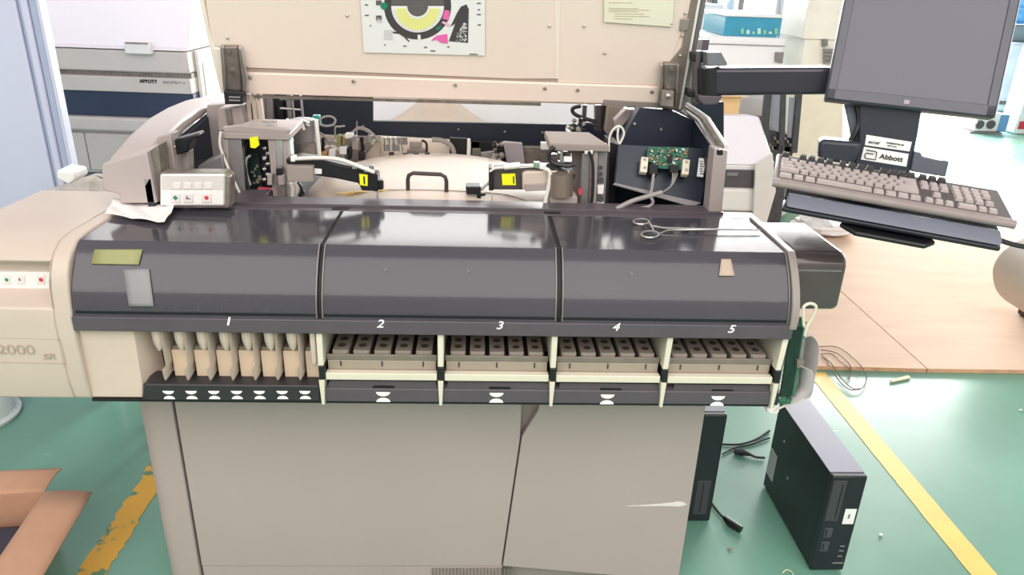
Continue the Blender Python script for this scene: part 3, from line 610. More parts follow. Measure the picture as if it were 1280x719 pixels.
# frame post and sloping rail at right
MB().prism([W(893, 187, 1.80), W(910, 189, 1.80), W(901, 281, 1.78), W(884, 279, 1.78)], (0, .05, 0)).build('frame_post', BEIGE, AN, .003)
PP(rect(896, 188, 904, 195), 1.798, .02).build('post_cap', BLACK, AN, .002)
rl = MB(); A = W(851, 134, 2.14); B_ = W(902, 188, 1.84)
for k, (r_, m_) in enumerate(((.006, STEEL), (.006, DSTEEL), (.005, WHITE))):
    MB().tube([A + V(.012 * k - .006, 0, .004 * k), (A + B_) / 2 + V(.012 * k - .006, 0, .016 + .004 * k), B_ + V(.012 * k - .012, 0, .004 * k)], r_, 8).build('sloping_rail', m_, AN)
MB().prism([V(.60, 1.86, .95), V(.60, 1.84, 1.19), V(.60, 2.12, 1.24), V(.60, 2.55, 1.24), V(.60, 2.55, .95)], (.012, 0, 0)).build('inner_side_wall', NAVY, AN)
for px0, px1, m_ in ((857, 866, GREYW), (866, 874, CHAR)):
    PP([ext((px0, 130), (px0 + 12, 60), 50), ext((px1, 130), (px1 + 12, 60), 50), (px1, 130), (px0, 134)], 2.16, .03).build('gas_strut_cover', m_, AN, .003)

# ================================================================== SAMPLE HANDLER (front module)
SH = thing('sample_handler', 'cream and charcoal sample handler module with smoked covers along the analyzer front', 'sample loader', (-.1, 1.6, .7))
Yf = 1.43; zT = 1.052; yTF = 1.495
def Xp(px, py, y=Yf): return W(px, py, y).x
def Zp(px, py, y=Yf): return W(px, py, y).z
xa, xb = -.822, .695
# back beam
MB().box((-.80, 1.745, .97), (.70, 1.80, 1.050)).build('rear_rail', CHAR, SH, .002)
MB().box((-.80, 1.775, 1.045), (.62, 1.835, 1.056)).build('rear_ledge', CHAR, SH, .001)
for px in (420, 692): 
    p = WZ(px, 270, 1.053); MB().box((p.x - .02, 1.752, 1.048), (p.x + .02, 1.768, 1.0515)).build('hinge_slot', BLACKM, SH)
# body shell: floor, back, ceiling rear
MB().box((xa, Yf + .01, .703), (xb, 1.66, .735)).build('bottom_pan', CHARD, SH)
MB().box((xa, 1.64, .70), (xb, 1.66, .96)).build('rear_shell', TAUPED, SH)
MB().box((xa, 1.66, .95), (xb, 1.76, .97)).build('rear_bridge', CHARD, SH)
MB().box((xa, 1.44, .905), (xb, 1.66, .912)).build('interior_shade_floor', BLACKM, SH)  # black sheets, here and behind, put in as shade under the smoked covers
MB().box((xa, 1.60, .912), (xb, 1.64, 1.03)).build('interior_shade_back', BLACKM, SH)
MB().box((xa + .05, 1.50, .925), (xb - .1, 1.53, .94)).build('transport_belt', CHAR, SH)
# covers
def cover_profile():
    pr = [(1.742, 1.050), (1.60, 1.0515), (1.500, 1.0525), (1.487, 1.041), (1.465, 1.016), (1.447, .990), (1.434, .964), (1.426, .938), (1.424, .914)]
    return pr
def CV(px, py, off=.0032):                      # a point on the curved cover
    pr = cover_profile(); r = ray(px, py)
    for (y0, z0), (y1, z1) in zip(pr, pr[1:]):
        n_ = V(0, z1 - z0, y0 - y1).normalized()
        if n_.y > 0: n_ = -n_
        p = O + r * ((V(0, y0, z0) - O).dot(n_) / r.dot(n_))
        if min(z0, z1) - 1e-4 <= p.z <= max(z0, z1) + 1e-4 and min(y0, y1) - 1e-4 <= p.y <= max(y0, y1) + 1e-4: return p + n_ * off
    return W(px, py, 1.43)
def sticker(q4, name, m_, par):
    q4 = [Vector((a, b2)) for a, b2 in q4]
    b = MB().grid(lambda u, v: CV(*(q4[0].lerp(q4[1], u).lerp(q4[3].lerp(q4[2], u), v))), 4, 10)
    return b.build(name, m_, par, solid=.0006)
x_div = [xa, Xp(398, 396), Xp(403, 396), Xp(695, 400), Xp(701, 400), Xp(984, 402)]
for k, (x0, x1) in enumerate(((x_div[0], x_div[1]), (x_div[2], x_div[3]), (x_div[4], x_div[5]))):
    pr = cover_profile(); b = MB()
    n = len(pr); inner = []
    for i, (y, z) in enumerate(pr):
        ya, za = pr[max(i - 1, 0)]; yb, zb_2 = pr[min(i + 1, n - 1)]; nn_ = V(0, zb_2 - za, ya - yb).normalized()
        inner.append((y - nn_.y * .004 * (1 if nn_.y < 0 or nn_.z > 0 else -1), z - nn_.z * .004 * (1 if nn_.y < 0 or nn_.z > 0 else -1)))
    b.prism([(x0, y, z) for y, z in pr + inner[::-1]], (x1 - x0, 0, 0))
    cv = b.build('smoked_cover', SMOKE, SH, ang=28)
    cv['label'] = ['left smoked cover with a yellow sticker', 'middle smoked cover', 'right smoked cover'][k]
    # clear edge ribs
    for xe in (x0 + .002, x1 - .002):
        if (k == 0 and xe < x0 + .01): continue
        MB().tube([V(xe, y - .001, z + .002) for y, z in pr[2:]], .0016, 6).build('cover_edge', GREYW, cv)
    MB().box((x0 + .004, 1.424, .919), (x1 - .004, 1.43, .925)).build('cover_ledge', BLACKM, cv)
    for sx_ in ((.3, .7) if k != 1 else (.27, .62)):
        MB().ball(V(x0 + (x1 - x0) * sx_, 1.452, 1.016), .0018, 8).build('dimple', SCR, cv) if k else None
    if k == 0:
        sticker([(119, 313), (179, 313), (174, 332), (115, 331)], 'yellow_sticker', mat('olive_yellow_tape', (150, 150, 100), .5), cv)
        sticker([(155, 338), (187, 337), (193, 383), (162, 383)], 'paper_slip', mat('grey_slip', (140, 138, 140), .6), cv)
    if k == 2:
        sticker([(901, 325), (913, 325), (918, 346), (898, 346)], 'torn_sticker', mat('tan_sticker', (188, 168, 150), .6), cv)
for x0, x1 in ((x_div[1], x_div[2]), (x_div[3], x_div[4])):
    pr = cover_profile(); MB().prism([(x0 + .0005, y + .004, z - .003) for y, z in pr] + [(x0 + .0005, 1.45, .914), (x0 + .0005, 1.50, 1.0), (x0 + .0005, 1.742, 1.03)], (x1 - x0 - .001, 0, 0)).build('cover_divider', BLACKM, SH)
# right end cap of covers
pr = [(1.745, 1.056), (1.497, 1.057), (1.478, 1.042), (1.456, 1.018), (1.436, .989), (1.422, .96), (1.415, .93), (1.418, .905), (1.745, .905)]
MB().prism([(x_div[5] + .002, y, z) for y, z in pr], (.017, 0, 0)).build('cover_end_cap', TAUPED, SH, .002)
# number strip
zs1 = .914; zs0 = .882
b = MB().prism([(0, Yf - .012, zs1), (0, Yf - .012, zs0), (0, Yf + .02, zs0 - .002), (0, Yf + .02, zs1)], (1, 0, 0))
for v in b.bm.verts: v.co.x = xa - .004 if v.co.x < .5 else Xp(990, 405)
ns = b.build('number_strip', CHAR, SH, .002)
for ch, px, py in (('1', 285, 407), ('2', 475, 410), ('3', 624, 412), ('4', 769, 414), ('5', 913, 416.5)):
    p = W(px, py, Yf - .013); text(ch, .026, V(p.x, Yf - .0128, p.z), (1, 0, 0), (0, 0, 1), WHITEP, ns, 'bay_number', bold=.0006 if ch == '1' else .0003, shear=.25, align='CENTER', sx=1.15)
MB().box((xa, Yf - .004, .912), (xb - .01, Yf + .02, .920)).build('strip_gasket', BLACKM, SH)
# left front cream face
xw = Xp(178, 500)
MB().prism([(xa - .012, Yf + .005, .712), (xw, Yf + .005, .712), (xw + .004, Yf + .005, .745), (Xp(165, 413), Yf + .005, .884), (xa - .004, Yf + .005, .884)], (0, .03, 0)).build('front_filler', CREAMD, SH, .003)
MB().prism([(Xp(165, 413), Yf + .008, .884), (xw + .004, Yf + .008, .745), (xw + .03, Yf + .06, .745), (xw + .03, Yf + .06, .884)], (0, .004, 0)).build('filler_side', CREAMD, SH, .002)
MB().box((xa - .005, Yf + .001, .705), (Xp(965, 512), Yf + .02, .7115)).build('bottom_edge_strip', BLACKM, SH)
# black front base (priority) + bays base
zb1 = .762; zb0 = .712; zm = Zp(300, 481)
xpr = Xp(400, 490)
b = MB().prism([(0, Yf - .004, zb0), (0, Yf - .004, zm), (0, Yf + .045, zm + .008), (0, Yf + .045, zb0)], (1, 0, 0))
for v in b.bm.verts: v.co.x = (xw if v.co.z < zm - .001 else xw + .012) if v.co.x < .5 else xpr
pb_ = b.build('lane_base', CHARD, SH, .003)
def icon(px, py, w_, par):
    c = W(px, py, Yf - .0045); c = V(c.x, Yf - .0046, c.z); h = w_ * .5
    m = MB(); 
    m.prism([c + V(w_ / 2 * math.cos(PI + PI * i / 12), 0, .0025 + w_ * .34 + w_ * .34 * math.sin(PI + PI * i / 12) - .0005) for i in range(13)], (0, .001, 0))
    m.prism([c + V(w_ / 2 * math.cos(PI * i / 12), 0, -.0025 - w_ * .34 + w_ * .34 * math.sin(PI * i / 12) + .0005) for i in range(13)], (0, .001, 0))
    m.build('lane_symbol', WHITEP, par)
for k in range(7): icon(211 + k * 28.4, 494.5, .024, pb_)
bb = MB().prism([(0, Yf - .004, zb0), (0, Yf - .004, Zp(620, 487)), (0, Yf + .03, Zp(620, 487) + .008), (0, Yf + .03, zb0)], (1, 0, 0))
for v in bb.bm.verts: v.co.x = xpr + .001 if v.co.x < .5 else Xp(968, 500)
bb = bb.build('bay_base', CHAR, SH, .002)
for px, py in ((479, 497), (620.5, 498), (759, 500), (897, 502)): icon(px, py, .031, bb)
for k, (x0, x1) in enumerate(((412, 545), (560, 688), (700, 826), (843, 962))):
    yy = 476 + k * 1.6
    MB().prism([W(x0, yy, Yf + .006), W(x1, yy + 1.5, Yf + .006), W(x1 + 1, yy + 10, Yf), W(x0 - 2, yy + 9, Yf)], (0, .01, 0)).build('bay_flap', mat('dark_flap', (62, 58, 62), .4), bb)
    cx_ = (x0 + x1) / 2
    PP([(cx_ - 12, yy + 7.5), (cx_ + 14, yy + 8), (cx_ + 14, yy + 10.5), (cx_ - 13, yy + 10)], Yf - .002, .004).build('flap_latch', BLACKM, bb)
# dividers
DIV = [(402, 411), (551, 415), (692, 416), (834, 418), (976, 421)]
for k, (px, py) in enumerate(DIV):
    dx = [2, 1, 0, -2, -7][k]
    c_top = W(px + 1, py, Yf - .004); c_mid = W(px + dx * .3, 455 + k * 1.5, Yf - .004)
    w_ = .0065
    yb_ = 475 + k * 1.2
    b = MB(); T = W(px + 4 - k * .9, py - 1, Yf - .002).x
    zt_, zmid = .884, Zp(px, 456 + k * 1.5)
    xm_ = Xp(px + [0, 0, -1, -3, -4][k], 458)
    lean = [(.0, 0), (0, 0), (0, 0), (-.004, 0), (-.006, 0)][k][0]
    b.hexa([(xm_ - w_, Yf - .008, zmid), (xm_ + w_, Yf - .008, zmid), (xm_ + w_, 1.60, zmid), (xm_ - w_, 1.60, zmid), (xm_ - w_ - lean, Yf - .004, zt_), (xm_ + w_ - lean, Yf - .004, zt_), (xm_ + w_ - lean, 1.60, zt_), (xm_ - w_ - lean, 1.60, zt_)])
    dv = b.build('bay_divider', IVORY, SH, .002)
    zc = Zp(px, 473 + k * 1.2)
    MB().box((xm_ - w_ + .001, Yf - .009, zc), (xm_ + w_ + .001, Yf + .02, zmid)).build('divider_clip', BLACK, dv, .002)
    zl = Zp(px, 503 + k * 1.2)
    MB().hexa([(xm_ - w_ * .5, Yf - .012, zl), (xm_ + w_ * .5, Yf - .012, zl), (xm_ + w_ * .6, Yf + .02, zl), (xm_ - w_ * .6, Yf + .02, zl), (xm_ - w_ * .9, Yf - .012, zc), (xm_ + w_ * .9, Yf - .012, zc), (xm_ + w_, Yf + .03, zc), (xm_ - w_, Yf + .03, zc)]).build('divider_blade', IVORY, dv, .001)
XD = [Xp(px + [0, 0, -1, -3, -4][k], 458) for k, (px, _) in enumerate(DIV)]
# bays: shelf bar, bay floors
for k in range(4):
    x0, x1 = XD[k] + .008, XD[k + 1] - .008
    z1 = Zp((DIV[k][0] + DIV[k + 1][0]) / 2, 466 + 1.5 * k); z0 = Zp((DIV[k][0] + DIV[k + 1][0]) / 2, 474.5 + 1.5 * k)
    MB().box((x0, Yf - .006, z0), (x1, Yf + .012, z1)).build('shelf_bar', IVORY, SH, .002)
    MB().box((x0, Yf + .012, z1 - .012), (x1, 1.63, z1 - .004)).build('bay_floor', TAUPED, SH)
MB().box((xw, Yf + .045, zm), (xpr, 1.63, zm + .004)).build('lane_floor', CREAMD, SH)
# lane guide fins
def fin(px):
    top = W(px - 4, 413, Yf + .0); b = MB()
    xt = Xp(px - 9, 413); xc = Xp(px + .5, 440); xb2 = Xp(px + 2, 468); 
    z_t, z_1, z_2, z_3, z_4 = .884, Zp(px, 428), Zp(px, 438), Zp(px, 460), Zp(px, 476)
    xt = Xp(px - 10.5, 413)
    bodyp = [(xt + .004, .004, z_t + .05, .03), (xt, .0125, z_t + .03, .05), (xt, .0130, z_t, .05), (xt + .0005, .0120, z_1, .045), (xt + .0015, .0085, z_2 + .004, .03), (xt + .003, .003, z_2 - .002, .012)]
    stemp = [(xc + .001, .0026, z_t + .01, .10), (xc + .0005, .0026, z_2, .10), (xc + .001, .0026, z_3 + .004, .10), (xb2 - .001, .0055, z_3 - .010, .04), (xb2, .0058, z_4 + .006, .02), (xb2, .002, z_4, .006)]
    for prof in (bodyp, stemp):
        rings = []
        for x_, hw, z, dp_ in prof:
            rings.append([b.v(q_) for q_ in ((x_ - hw, Yf + .012, z), (x_ - hw * .75, Yf + .003, z), (x_, Yf - .002, z), (x_ + hw * .75, Yf + .003, z), (x_ + hw, Yf + .012, z), (x_ + hw * .8, Yf + .012 + dp_, z), (x_ - hw * .8, Yf + .012 + dp_, z))])
        for A_, B2 in zip(rings, rings[1:]):
            for i in range(7): b.f([A_[i], A_[(i + 1) % 7], B2[(i + 1) % 7], B2[i]])
        b.f(rings[0][::-1]); b.f(rings[-1])
    b.build('lane_guide', CREAM, SH, ang=50)
for k in range(8): fin(203.5 + k * 28.2)if k < 7 else None
MB().box((XD[0] - .022, Yf + .002, .80), (XD[0] - .010, Yf + .1, .884)).build('lane_guide', CREAM, SH, .003)

# left molded end cap
EC_x0, EC_x1 = -1.10, -.826
prA = [(1.88, 1.046), (1.54, 1.056), (1.50, 1.052), (1.468, 1.036), (1.452, 1.022)]
prB = [(1.424, .93), (1.418, .90), (1.420, .76), (1.428, .715), (1.46, .700), (1.66, .700), (1.66, .80), (1.88, .90)]
rec = [(1.49, 1.000), (1.49, .955)]
full = [(1.438, 1.00), (1.428, .965)]
b = MB(); b.prism([(EC_x0, y, z) for y, z in prA + rec + prB], (-.862 - EC_x0, 0, 0)); b.build('end_cover', CREAM, SH, .004, ang=50)
b = MB(); b.prism([(-.8625, y, z) for y, z in prA + full + prB], (EC_x1 + .8625, 0, 0)); ec = b.build('end_cover_rim', CREAM, SH, .006, 3, ang=50)
MB().prism([(-.862, 1.452, 1.022), (-.862, 1.49, 1.0), (-.862, 1.49, .955), (-.862, 1.424, .93), (-.862, 1.43, .98)], (-.001, 0, 0)).build('recess_side', CREAM, SH)
MB().hexa([(-.8625, 1.492, .955), (-.885, 1.492, .955), (-.8625, 1.43, .935), (-.863, 1.43, .935), (-.8625, 1.492, 1.0), (-.885, 1.492, 1.0), (-.8625, 1.45, 1.015), (-.863, 1.45, 1.015)]).build('recess_corner', CREAM, SH)
kb_ = PP([(-30, 340), (62, 341), (65, 362), (-30, 363)], 1.478, .02).build('keypad_bar', WHITE, SH, .002)
for px, m_ in ((8, TEAL), (26, GREYW), (51, RED)):
    PP(rect(px - 5, 345, px + 5, 356), 1.4765, .003).build('button', mat('button_plate', (228, 220, 216), .5), kb_, .001)
    c = W(px, 350.5, 1.4755); r = .0045
    if m_ is TEAL: poly = [c + V(0, 0, r), c + V(r, 0, 0), c + V(0, 0, -r), c + V(-r, 0, 0)]
    elif m_ is RED: poly = [c + V(r * math.cos(t * PI / 4), 0, r * math.sin(t * PI / 4)) for t in range(8)]
    else: poly = [c + V(-r, 0, -r * .5), c + V(-r * .3, 0, -r * .5), c + V(-r * .3, 0, r * .7), c + V(-r, 0, r * .7)]
    MB().prism(poly, (0, .001, 0)).build('button_symbol', m_, kb_)
# embossed plate with 2000 SR
CRE2 = mat('cream_embossed', (176, 160, 146), .45, noise=.02)
def fr(a, b2, c, d):
    ps = [W(*p, 1.419) for p in (a, b2, c, d)]; m = MB()
    for i in range(4): m.tube([ps[i], ps[(i + 1) % 4]], .0009, 6)
    m.build('embossed_frame', CRE2, SH)
fr((-60, 421), (76, 425), (83, 455), (-60, 452))
p = W(-3, 443, 1.418); text('2000', .032, V(p.x, 1.418, p.z), (1, 0, 0), (0, 0, 1), CRE2, SH, 'embossed_model_number', sx=1.22, ext=.0012)
p = W(54, 449.5, 1.418); text('SR', .019, V(p.x, 1.418, p.z), (1, 0, 0), (0, 0, 1), CRE2, SH, 'embossed_model_suffix', sx=1.3, ext=.0012, shear=.15)

# right end box
RB = MB()
fx0, fx1 = xb - .015, W(1061, 330, 1.5).x
pr = [(1.745, 1.045), (1.53, 1.048), (1.508, 1.040), (1.500, 1.02), (1.500, .925), (1.508, .912), (1.745, .912)]
b = MB(); b.prism([(xb + .003, y, z) for y, z in pr], (fx1 - xb - .003, 0, 0)); b.build('transport_end_box', mat('dark_brown_cover', (82, 73, 72), .22, noise=.05, coat=.3), SH, .012, 3)
MB().box((xb + .012, 1.4985, 1.010), (fx1 - .012, 1.502, 1.014)).build('end_box_trim', GREYW, SH)
# right end: electronics, PCB and ribbon
MB().box((xb - .008, Yf + .02, .735), (xb, 1.66, .905)).build('end_plate', TAUPED, SH)
pcb2 = PP([(990, 410), (1001, 406), (1004, 412), (990, 495), (975, 497), (986, 430)], Yf + .01, .006).build('end_circuit_board', GRNDK, SH)
PP([(1001, 408), (1008, 412), (994, 496), (989, 496)], Yf + .012, .05).build('green_board_edge', mat('light_green_board', (70, 110, 90), .4), SH)
PP([(993, 404), (1009, 404), (1006, 410), (992, 409)], Yf + .0, .03).build('board_bracket', GREENP, SH, .001)
PP([(1003, 425), (1007, 425), (1003, 455), (998, 455)], Yf + .01, .03).build('header_socket', GREYW, SH, .001)
PP([(997, 452), (1006, 452), (1003, 461), (996, 461)], Yf, .03).build('header_socket', DSTEEL, SH, .001)
PP([(973, 499), (990, 499), (988, 506), (974, 506)], Yf + .01, .04).build('lower_board', GREENP, SH)
# ribbon: wide folded flat cable, twice
def ribbon(pts, wv, nm, th=.0012):
    pts = smooth(pts, 7); b = MB(); n = len(pts)
    A_ = [b.v(p) for p in pts]; B2 = [b.v(Vector(p) + Vector(wv)) for p in pts]
    for i in range(n - 1): b.f([A_[i], A_[i + 1], B2[i + 1], B2[i]])
    return b.build(nm, mat('ribbon_grey', (196, 186, 186), .5, noise=.08, scale=40), SH, solid=th)
ribbon([W(1005, 423, 1.44), W(1015, 421, 1.45), W(1023, 432, 1.47), W(1023, 452, 1.48), W(1019, 470, 1.49), W(1013, 497, 1.49), W(998, 500, 1.48)], (-.012, .09, -.01), 'ribbon_cable')
ribbon([W(1006, 460, 1.42), W(1017, 468, 1.42), W(1014, 490, 1.43), W(1001, 500, 1.44), W(985, 508, 1.45)], (-.02, .03, -.004), 'ribbon_cable')
cable('tie_loop', [W(1005, 408, 1.42), W(1004, 395, 1.42), W(1005, 384, 1.42), W(1013, 380, 1.42), W(1020, 384, 1.42), W(1016, 396, 1.42), W(1009, 408, 1.42), W(1006, 420, 1.42)], .0035, IVORY, SH)
PP([(958, 512), (968, 510), (975, 514), (972, 519), (960, 518)], Yf + .02, .02).build('tie_knot', WHITE, SH, .003)
cable('tie_tail', [W(968, 514, Yf + .02), W(985, 506, Yf + .02), W(1005, 500, Yf + .03)], .003, IVORY, SH)

# ================================================================== sample carriers and trays
def carrier(x, y0, z0, z1, w_, label, group, m_=GREYCAR, xs_=0, front=CREAMD):
    t = thing('sample_carrier', label, 'sample rack', (x, y0 + .08, z0), group)
    MB().box((x - w_ / 2, y0, z0), (x + w_ / 2, y0 + .17, z1)).build('rack_body', m_, t, .002)
    for i in range(5):
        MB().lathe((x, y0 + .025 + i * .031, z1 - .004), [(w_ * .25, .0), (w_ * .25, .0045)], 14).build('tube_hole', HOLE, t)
    MB().box((x - w_ * .42, y0 - .003, z1 - .012), (x + w_ * .42, y0 + .002, z1 - .002)).build('front_tab', m_, t, .001)
    return t
ordn = ['leftmost', 'second', 'third', 'fourth', 'rightmost']
for k in range(4):
    x0, x1 = XD[k] + .009, XD[k + 1] - .009
    zf = Zp((DIV[k][0] + DIV[k + 1][0]) / 2, 466 + 1.5 * k) - .004
    zc = .826
    t = thing('carrier_tray', 'translucent grey tray holding five racks in the bay marked %d' % (k + 2), 'tray', ((x0 + x1) / 2, 1.53, zf), 'carrier trays in the numbered bays')
    TRM = mat('smoky_tray', (166, 154, 138), .3, noise=.05, alpha=.9)
    MB().box((x0 + .002, Yf + .013, zf), (x1 - .002, Yf + .017, zf + .026)).build('tray_front', TRM, t, .001)
    MB().box((x0 + .002, Yf + .013, zf), (x1 - .002, 1.62, zf + .003)).build('tray_floor', GREYCARD, t)
    MB().box((x0, Yf + .0125, zf + .026), (x1, Yf + .0175, zf + .040)).build('tray_rim', GREYCARD, t, .002)
    for xx in (x0 + .03, (x0 + x1) / 2, x1 - .03): MB().box((xx - .0015, Yf + .0115, zf + .012), (xx + .0015, Yf + .0135, zf + .024)).build('tray_notch', HOLE, t)
    pit = (x1 - x0 - .012) / 5
    for i in range(5):
        xx = x0 + .006 + pit * (i + .5)
        carrier(xx, Yf + .021, zf + .0035, zc, pit - .010, 'grey five-hole sample rack, %s in the tray of the bay marked %d' % (['leftmost', 'second from left', 'middle one', 'second from right', 'rightmost'][i], k + 2), 'grey sample racks in the trays')
nm7 = ['in the far left lane', 'in the second lane from left', 'in the third lane from left', 'in the middle lane', 'in the fifth lane from left', 'in the second lane from right', 'in the far right lane']
for k in range(7):
    x_ = Xp(203.5 + k * 28.2 + 15.5, 450); wz = .034
    t = thing('sample_carrier', 'cream-fronted narrow sample rack %s of the bay marked 1' % nm7[k], 'sample rack', (x_, Yf + .1, zm + .0045), 'cream-fronted racks in the priority lanes')
    MB().box((x_ - wz / 2, Yf + .032, zm + .0045), (x_ + wz / 2, Yf + .16, .826)).build('rack_body', GREYCAR, t, .002)
    MB().box((x_ - wz / 2, Yf + .026, zm + .0045), (x_ + wz / 2, Yf + .0315, .820)).build('rack_front', mat('warm_cream_front', (218, 193, 168), .4), t, .001)
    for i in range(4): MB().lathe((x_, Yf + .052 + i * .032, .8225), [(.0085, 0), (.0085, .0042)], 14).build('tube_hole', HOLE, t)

# ================================================================== forceps & paper on the covers
FZ = 1.0565
fo = thing('forceps', 'long stainless steel forceps lying open on the right smoked cover', 'forceps', WZ(880, 290, FZ))
def fz(px, py, dz=0): return WZ(px, py, FZ + dz) + V(0, 0, 0)
def loop(cx, cy, rx, ry, n=16): return [fz(cx + rx * math.cos(2 * PI * i / n), cy + ry * math.sin(2 * PI * i / n)) + V(0, 0, .002) for i in range(n)]
MB().tube(loop(801.5, 278.5, 10, 3.4), .0021, 8, True).build('finger_ring', STEEL, fo)
MB().tube(loop(812.5, 294.5, 11, 4.2), .0021, 8, True).build('finger_ring', STEEL, fo)
MB().tube([fz(811, 279) + V(0, 0, .002), fz(815, 284) + V(0, 0, .002), fz(830, 287) + V(0, 0, .003), fz(868, 288) + V(0, 0, .003), fz(950, 289.5) + V(0, 0, .002)], [.002, .0022, .0022, .0026, .0012], 8).build('forceps_arm', STEEL, fo)
MB().tube([fz(823, 294) + V(0, 0, .002), fz(835, 290) + V(0, 0, .003), fz(868, 289) + V(0, 0, .003), fz(952, 288.5) + V(0, 0, .002)], [.002, .0022, .0028, .0012], 8).build('forceps_arm', STEEL, fo)
MB().tube([fz(813, 283) + V(0, 0, .003), fz(817, 290) + V(0, 0, .003)], .0018, 8).build('ratchet', STEEL, fo)
c = fz(866, 288.5); MB().tube([c + V(0, 0, .001), c + V(0, 0, .0065)], .004, 12).build('pivot_screw', STEEL, fo)
def paperfn(u, v):
    e0 = WZ(132 + 10 * v, 270 - 14 * v, FZ); e1 = WZ(206 + 14 * v, 281 - 20 * v, FZ)
    p = e0.lerp(e1, u); p.z = FZ + .0015 + .012 * max(0, v - .55) * (1 + .3 * math.sin(u * 9)) + .018 * max(0, .2 - u) + .004 * abs(math.sin(u * 7 + v * 4)) + .012 * max(0, u - .85)
    return p
o = MB().grid(paperfn, 24, 12).build('crumpled_paper', PAPER, solid=.0006); tag(o, 'crumpled white paper sheet on the left smoked cover', 'paper')

# ================================================================== computers on the floor
def tower(name, x0, x1, y0, y1, z1, label, front_detail=True):
    t = thing(name, label, 'computer', ((x0 + x1) / 2, (y0 + y1) / 2, 0))
    PCB_ = mat('pc_black_metal', (22, 25, 31), .4, noise=.08, scale=6); PCT = mat('pc_grey_top', (118, 118, 134), .35, noise=.06, scale=6)
    MB().box((x0, y0 + .02, .004), (x1, y1, z1 - .002)).build('case', PCB_, t, .003)
    MB().box((x0, y0 + .02, z1 - .002), (x1, y1, z1)).build('top_cover', PCT, t)
    bz = MB().box((x0 - .001, y0, .003), (x1 + .001, y0 + .02, z1 - .001)).build('front_bezel', mat('pc_bezel', (26, 29, 35), .35, noise=.06), t, .004)
    w_ = x1 - x0
    MB().box((x0 + w_ * (.06 if front_detail else .4), y0 - .001, z1 - .155 if front_detail else .03), (x0 + w_ * (.45 if front_detail else .85), y0 + .003, z1 - .015 if front_detail else .16)).build('drive_bay', mat('drive_grey', (62, 62, 66), .35), bz, .001)
    MB().box((x0 + w_ * (.33 if front_detail else .6), y0 - .002, z1 - .145 if front_detail else .04), (x0 + w_ * (.36 if front_detail else .63), y0 + .003, z1 - .03 if front_detail else .15)).build('drive_slot', BLACK, bz)
    if front_detail:
        MB().box((x0 + w_ * .6, y0 - .0012, z1 - .165), (x0 + w_ * .93, y0 + .002, z1 - .112)).build('licence_sticker', WHITEP, bz)
        MB().box((x0 + w_ * .72, y0 - .0016, z1 - .145), (x0 + w_ * .78, y0 + .002, z1 - .13)).build('sticker_mark', GREYW, bz)
        for zz in (.125, .075): MB().box((x0 + w_ * .14, y0 - .0012, zz), (x0 + w_ * .38, y0 + .002, zz + .035)).build('usb_port', mat('port_grey', (70, 72, 76), .4), bz, .001); MB().box((x0 + w_ * .18, y0 - .002, zz + .006), (x0 + w_ * .22, y0 + .002, zz + .03)).build('port_slot', BLACK, bz)
        for zz in (.055, .075, .092): MB().box((x0 + w_ * .72, y0 - .0015, zz), (x0 + w_ * .86, y0 + .002, zz + .004)).build('status_light', GREYW, bz)
        MB().box((x0 + w_ * .62, y0 - .0015, .03), (x0 + w_ * .95, y0 + .002, .033)).build('badge_line', SCR, bz)
        MB().tube([V(x0 - .001, y0 + .24, .15), V(x0 - .003, y0 + .24, .15)], .005, 10).build('side_screw', SCR, t)
        MB().tube([V(x0 - .001, y0 + .31, .24), V(x0 - .003, y0 + .31, .24)], .005, 10).build('side_screw', SCR, t)
        MB().box((x0 - .0012, y1 - .06, .06), (x0 + .001, y1 - .005, .16)).build('side_sticker', mat('side_label', (190, 192, 196), .5), t)
    return t
tower('desktop_computer', .997, 1.095, 1.657, 2.055, .34, 'black desktop computer standing on the green floor beside the yellow line')
tower('desktop_computer', .66, .757, 1.87, 2.25, .40, 'black desktop computer half hidden behind the right edge of the grey cabinet', False)
def fcable(pix, r, m, name, label, cat, z=.006):
    o = cable(name, [WZ(a, b2, z) for a, b2 in pix], r, m); tag(o, label, cat); return o
pc = thing('power_cable', 'black power cable with a plug lying on the floor between the two computers', 'cable', WZ(915, 655, 0))
cable('cord', [WZ(884, 618, .008), WZ(890, 630, .008), WZ(900, 643, .008), WZ(910, 652, .012)], .0045, WIREB, pc)
MB().tube([WZ(906, 648, .014), WZ(912, 654, .014), WZ(926, 663, .014)], [.009, .013, .012], 10).build('plug', BLACK, pc)
pc = thing('power_cable', 'black cable with a connector reaching from the standing computer on the floor', 'cable', WZ(935, 568, 0))
cable('cord', [WZ(956, 573, .008), WZ(945, 572, .008), WZ(938, 569, .010)], .0045, WIREB, pc)
MB().tube([WZ(918, 565, .012), WZ(928, 566, .012), WZ(938, 569, .012)], [.01, .012, .006], 10).build('connector', BLACK, pc)
fcable([(903, 556), (925, 556), (945, 550), (962, 539)], .004, WIREB, 'black_cable', 'thin black cable on the floor behind the computer, uppermost of two', 'cable')
fcable([(903, 568), (920, 560), (940, 556), (962, 548)], .0035, WIREB, 'black_cable', 'thin black cable on the floor behind the computer, lower of two', 'cable')
co = thing('cable_coil', 'loose coil of thin brown wires on the plywood edge', 'cable coil', WZ(1060, 470, 0))
for pts_ in ([(1024, 434), (1045, 434), (1062, 444), (1078, 460), (1083, 475), (1077, 486), (1066, 486), (1052, 474), (1040, 456), (1026, 444)], [(1026, 443), (1040, 443), (1050, 452), (1060, 460), (1064, 468), (1060, 474)], [(1028, 448), (1034, 452), (1040, 464), (1052, 480), (1064, 488), (1074, 486)], [(1026, 438), (1046, 442), (1062, 456), (1064, 466)]):
    cable('wire', [WZ(a, b2, .026 if b2 < 466 else .012) for a, b2 in pts_], .0022, mat('brown_wire', (110, 92, 76), .5), co)
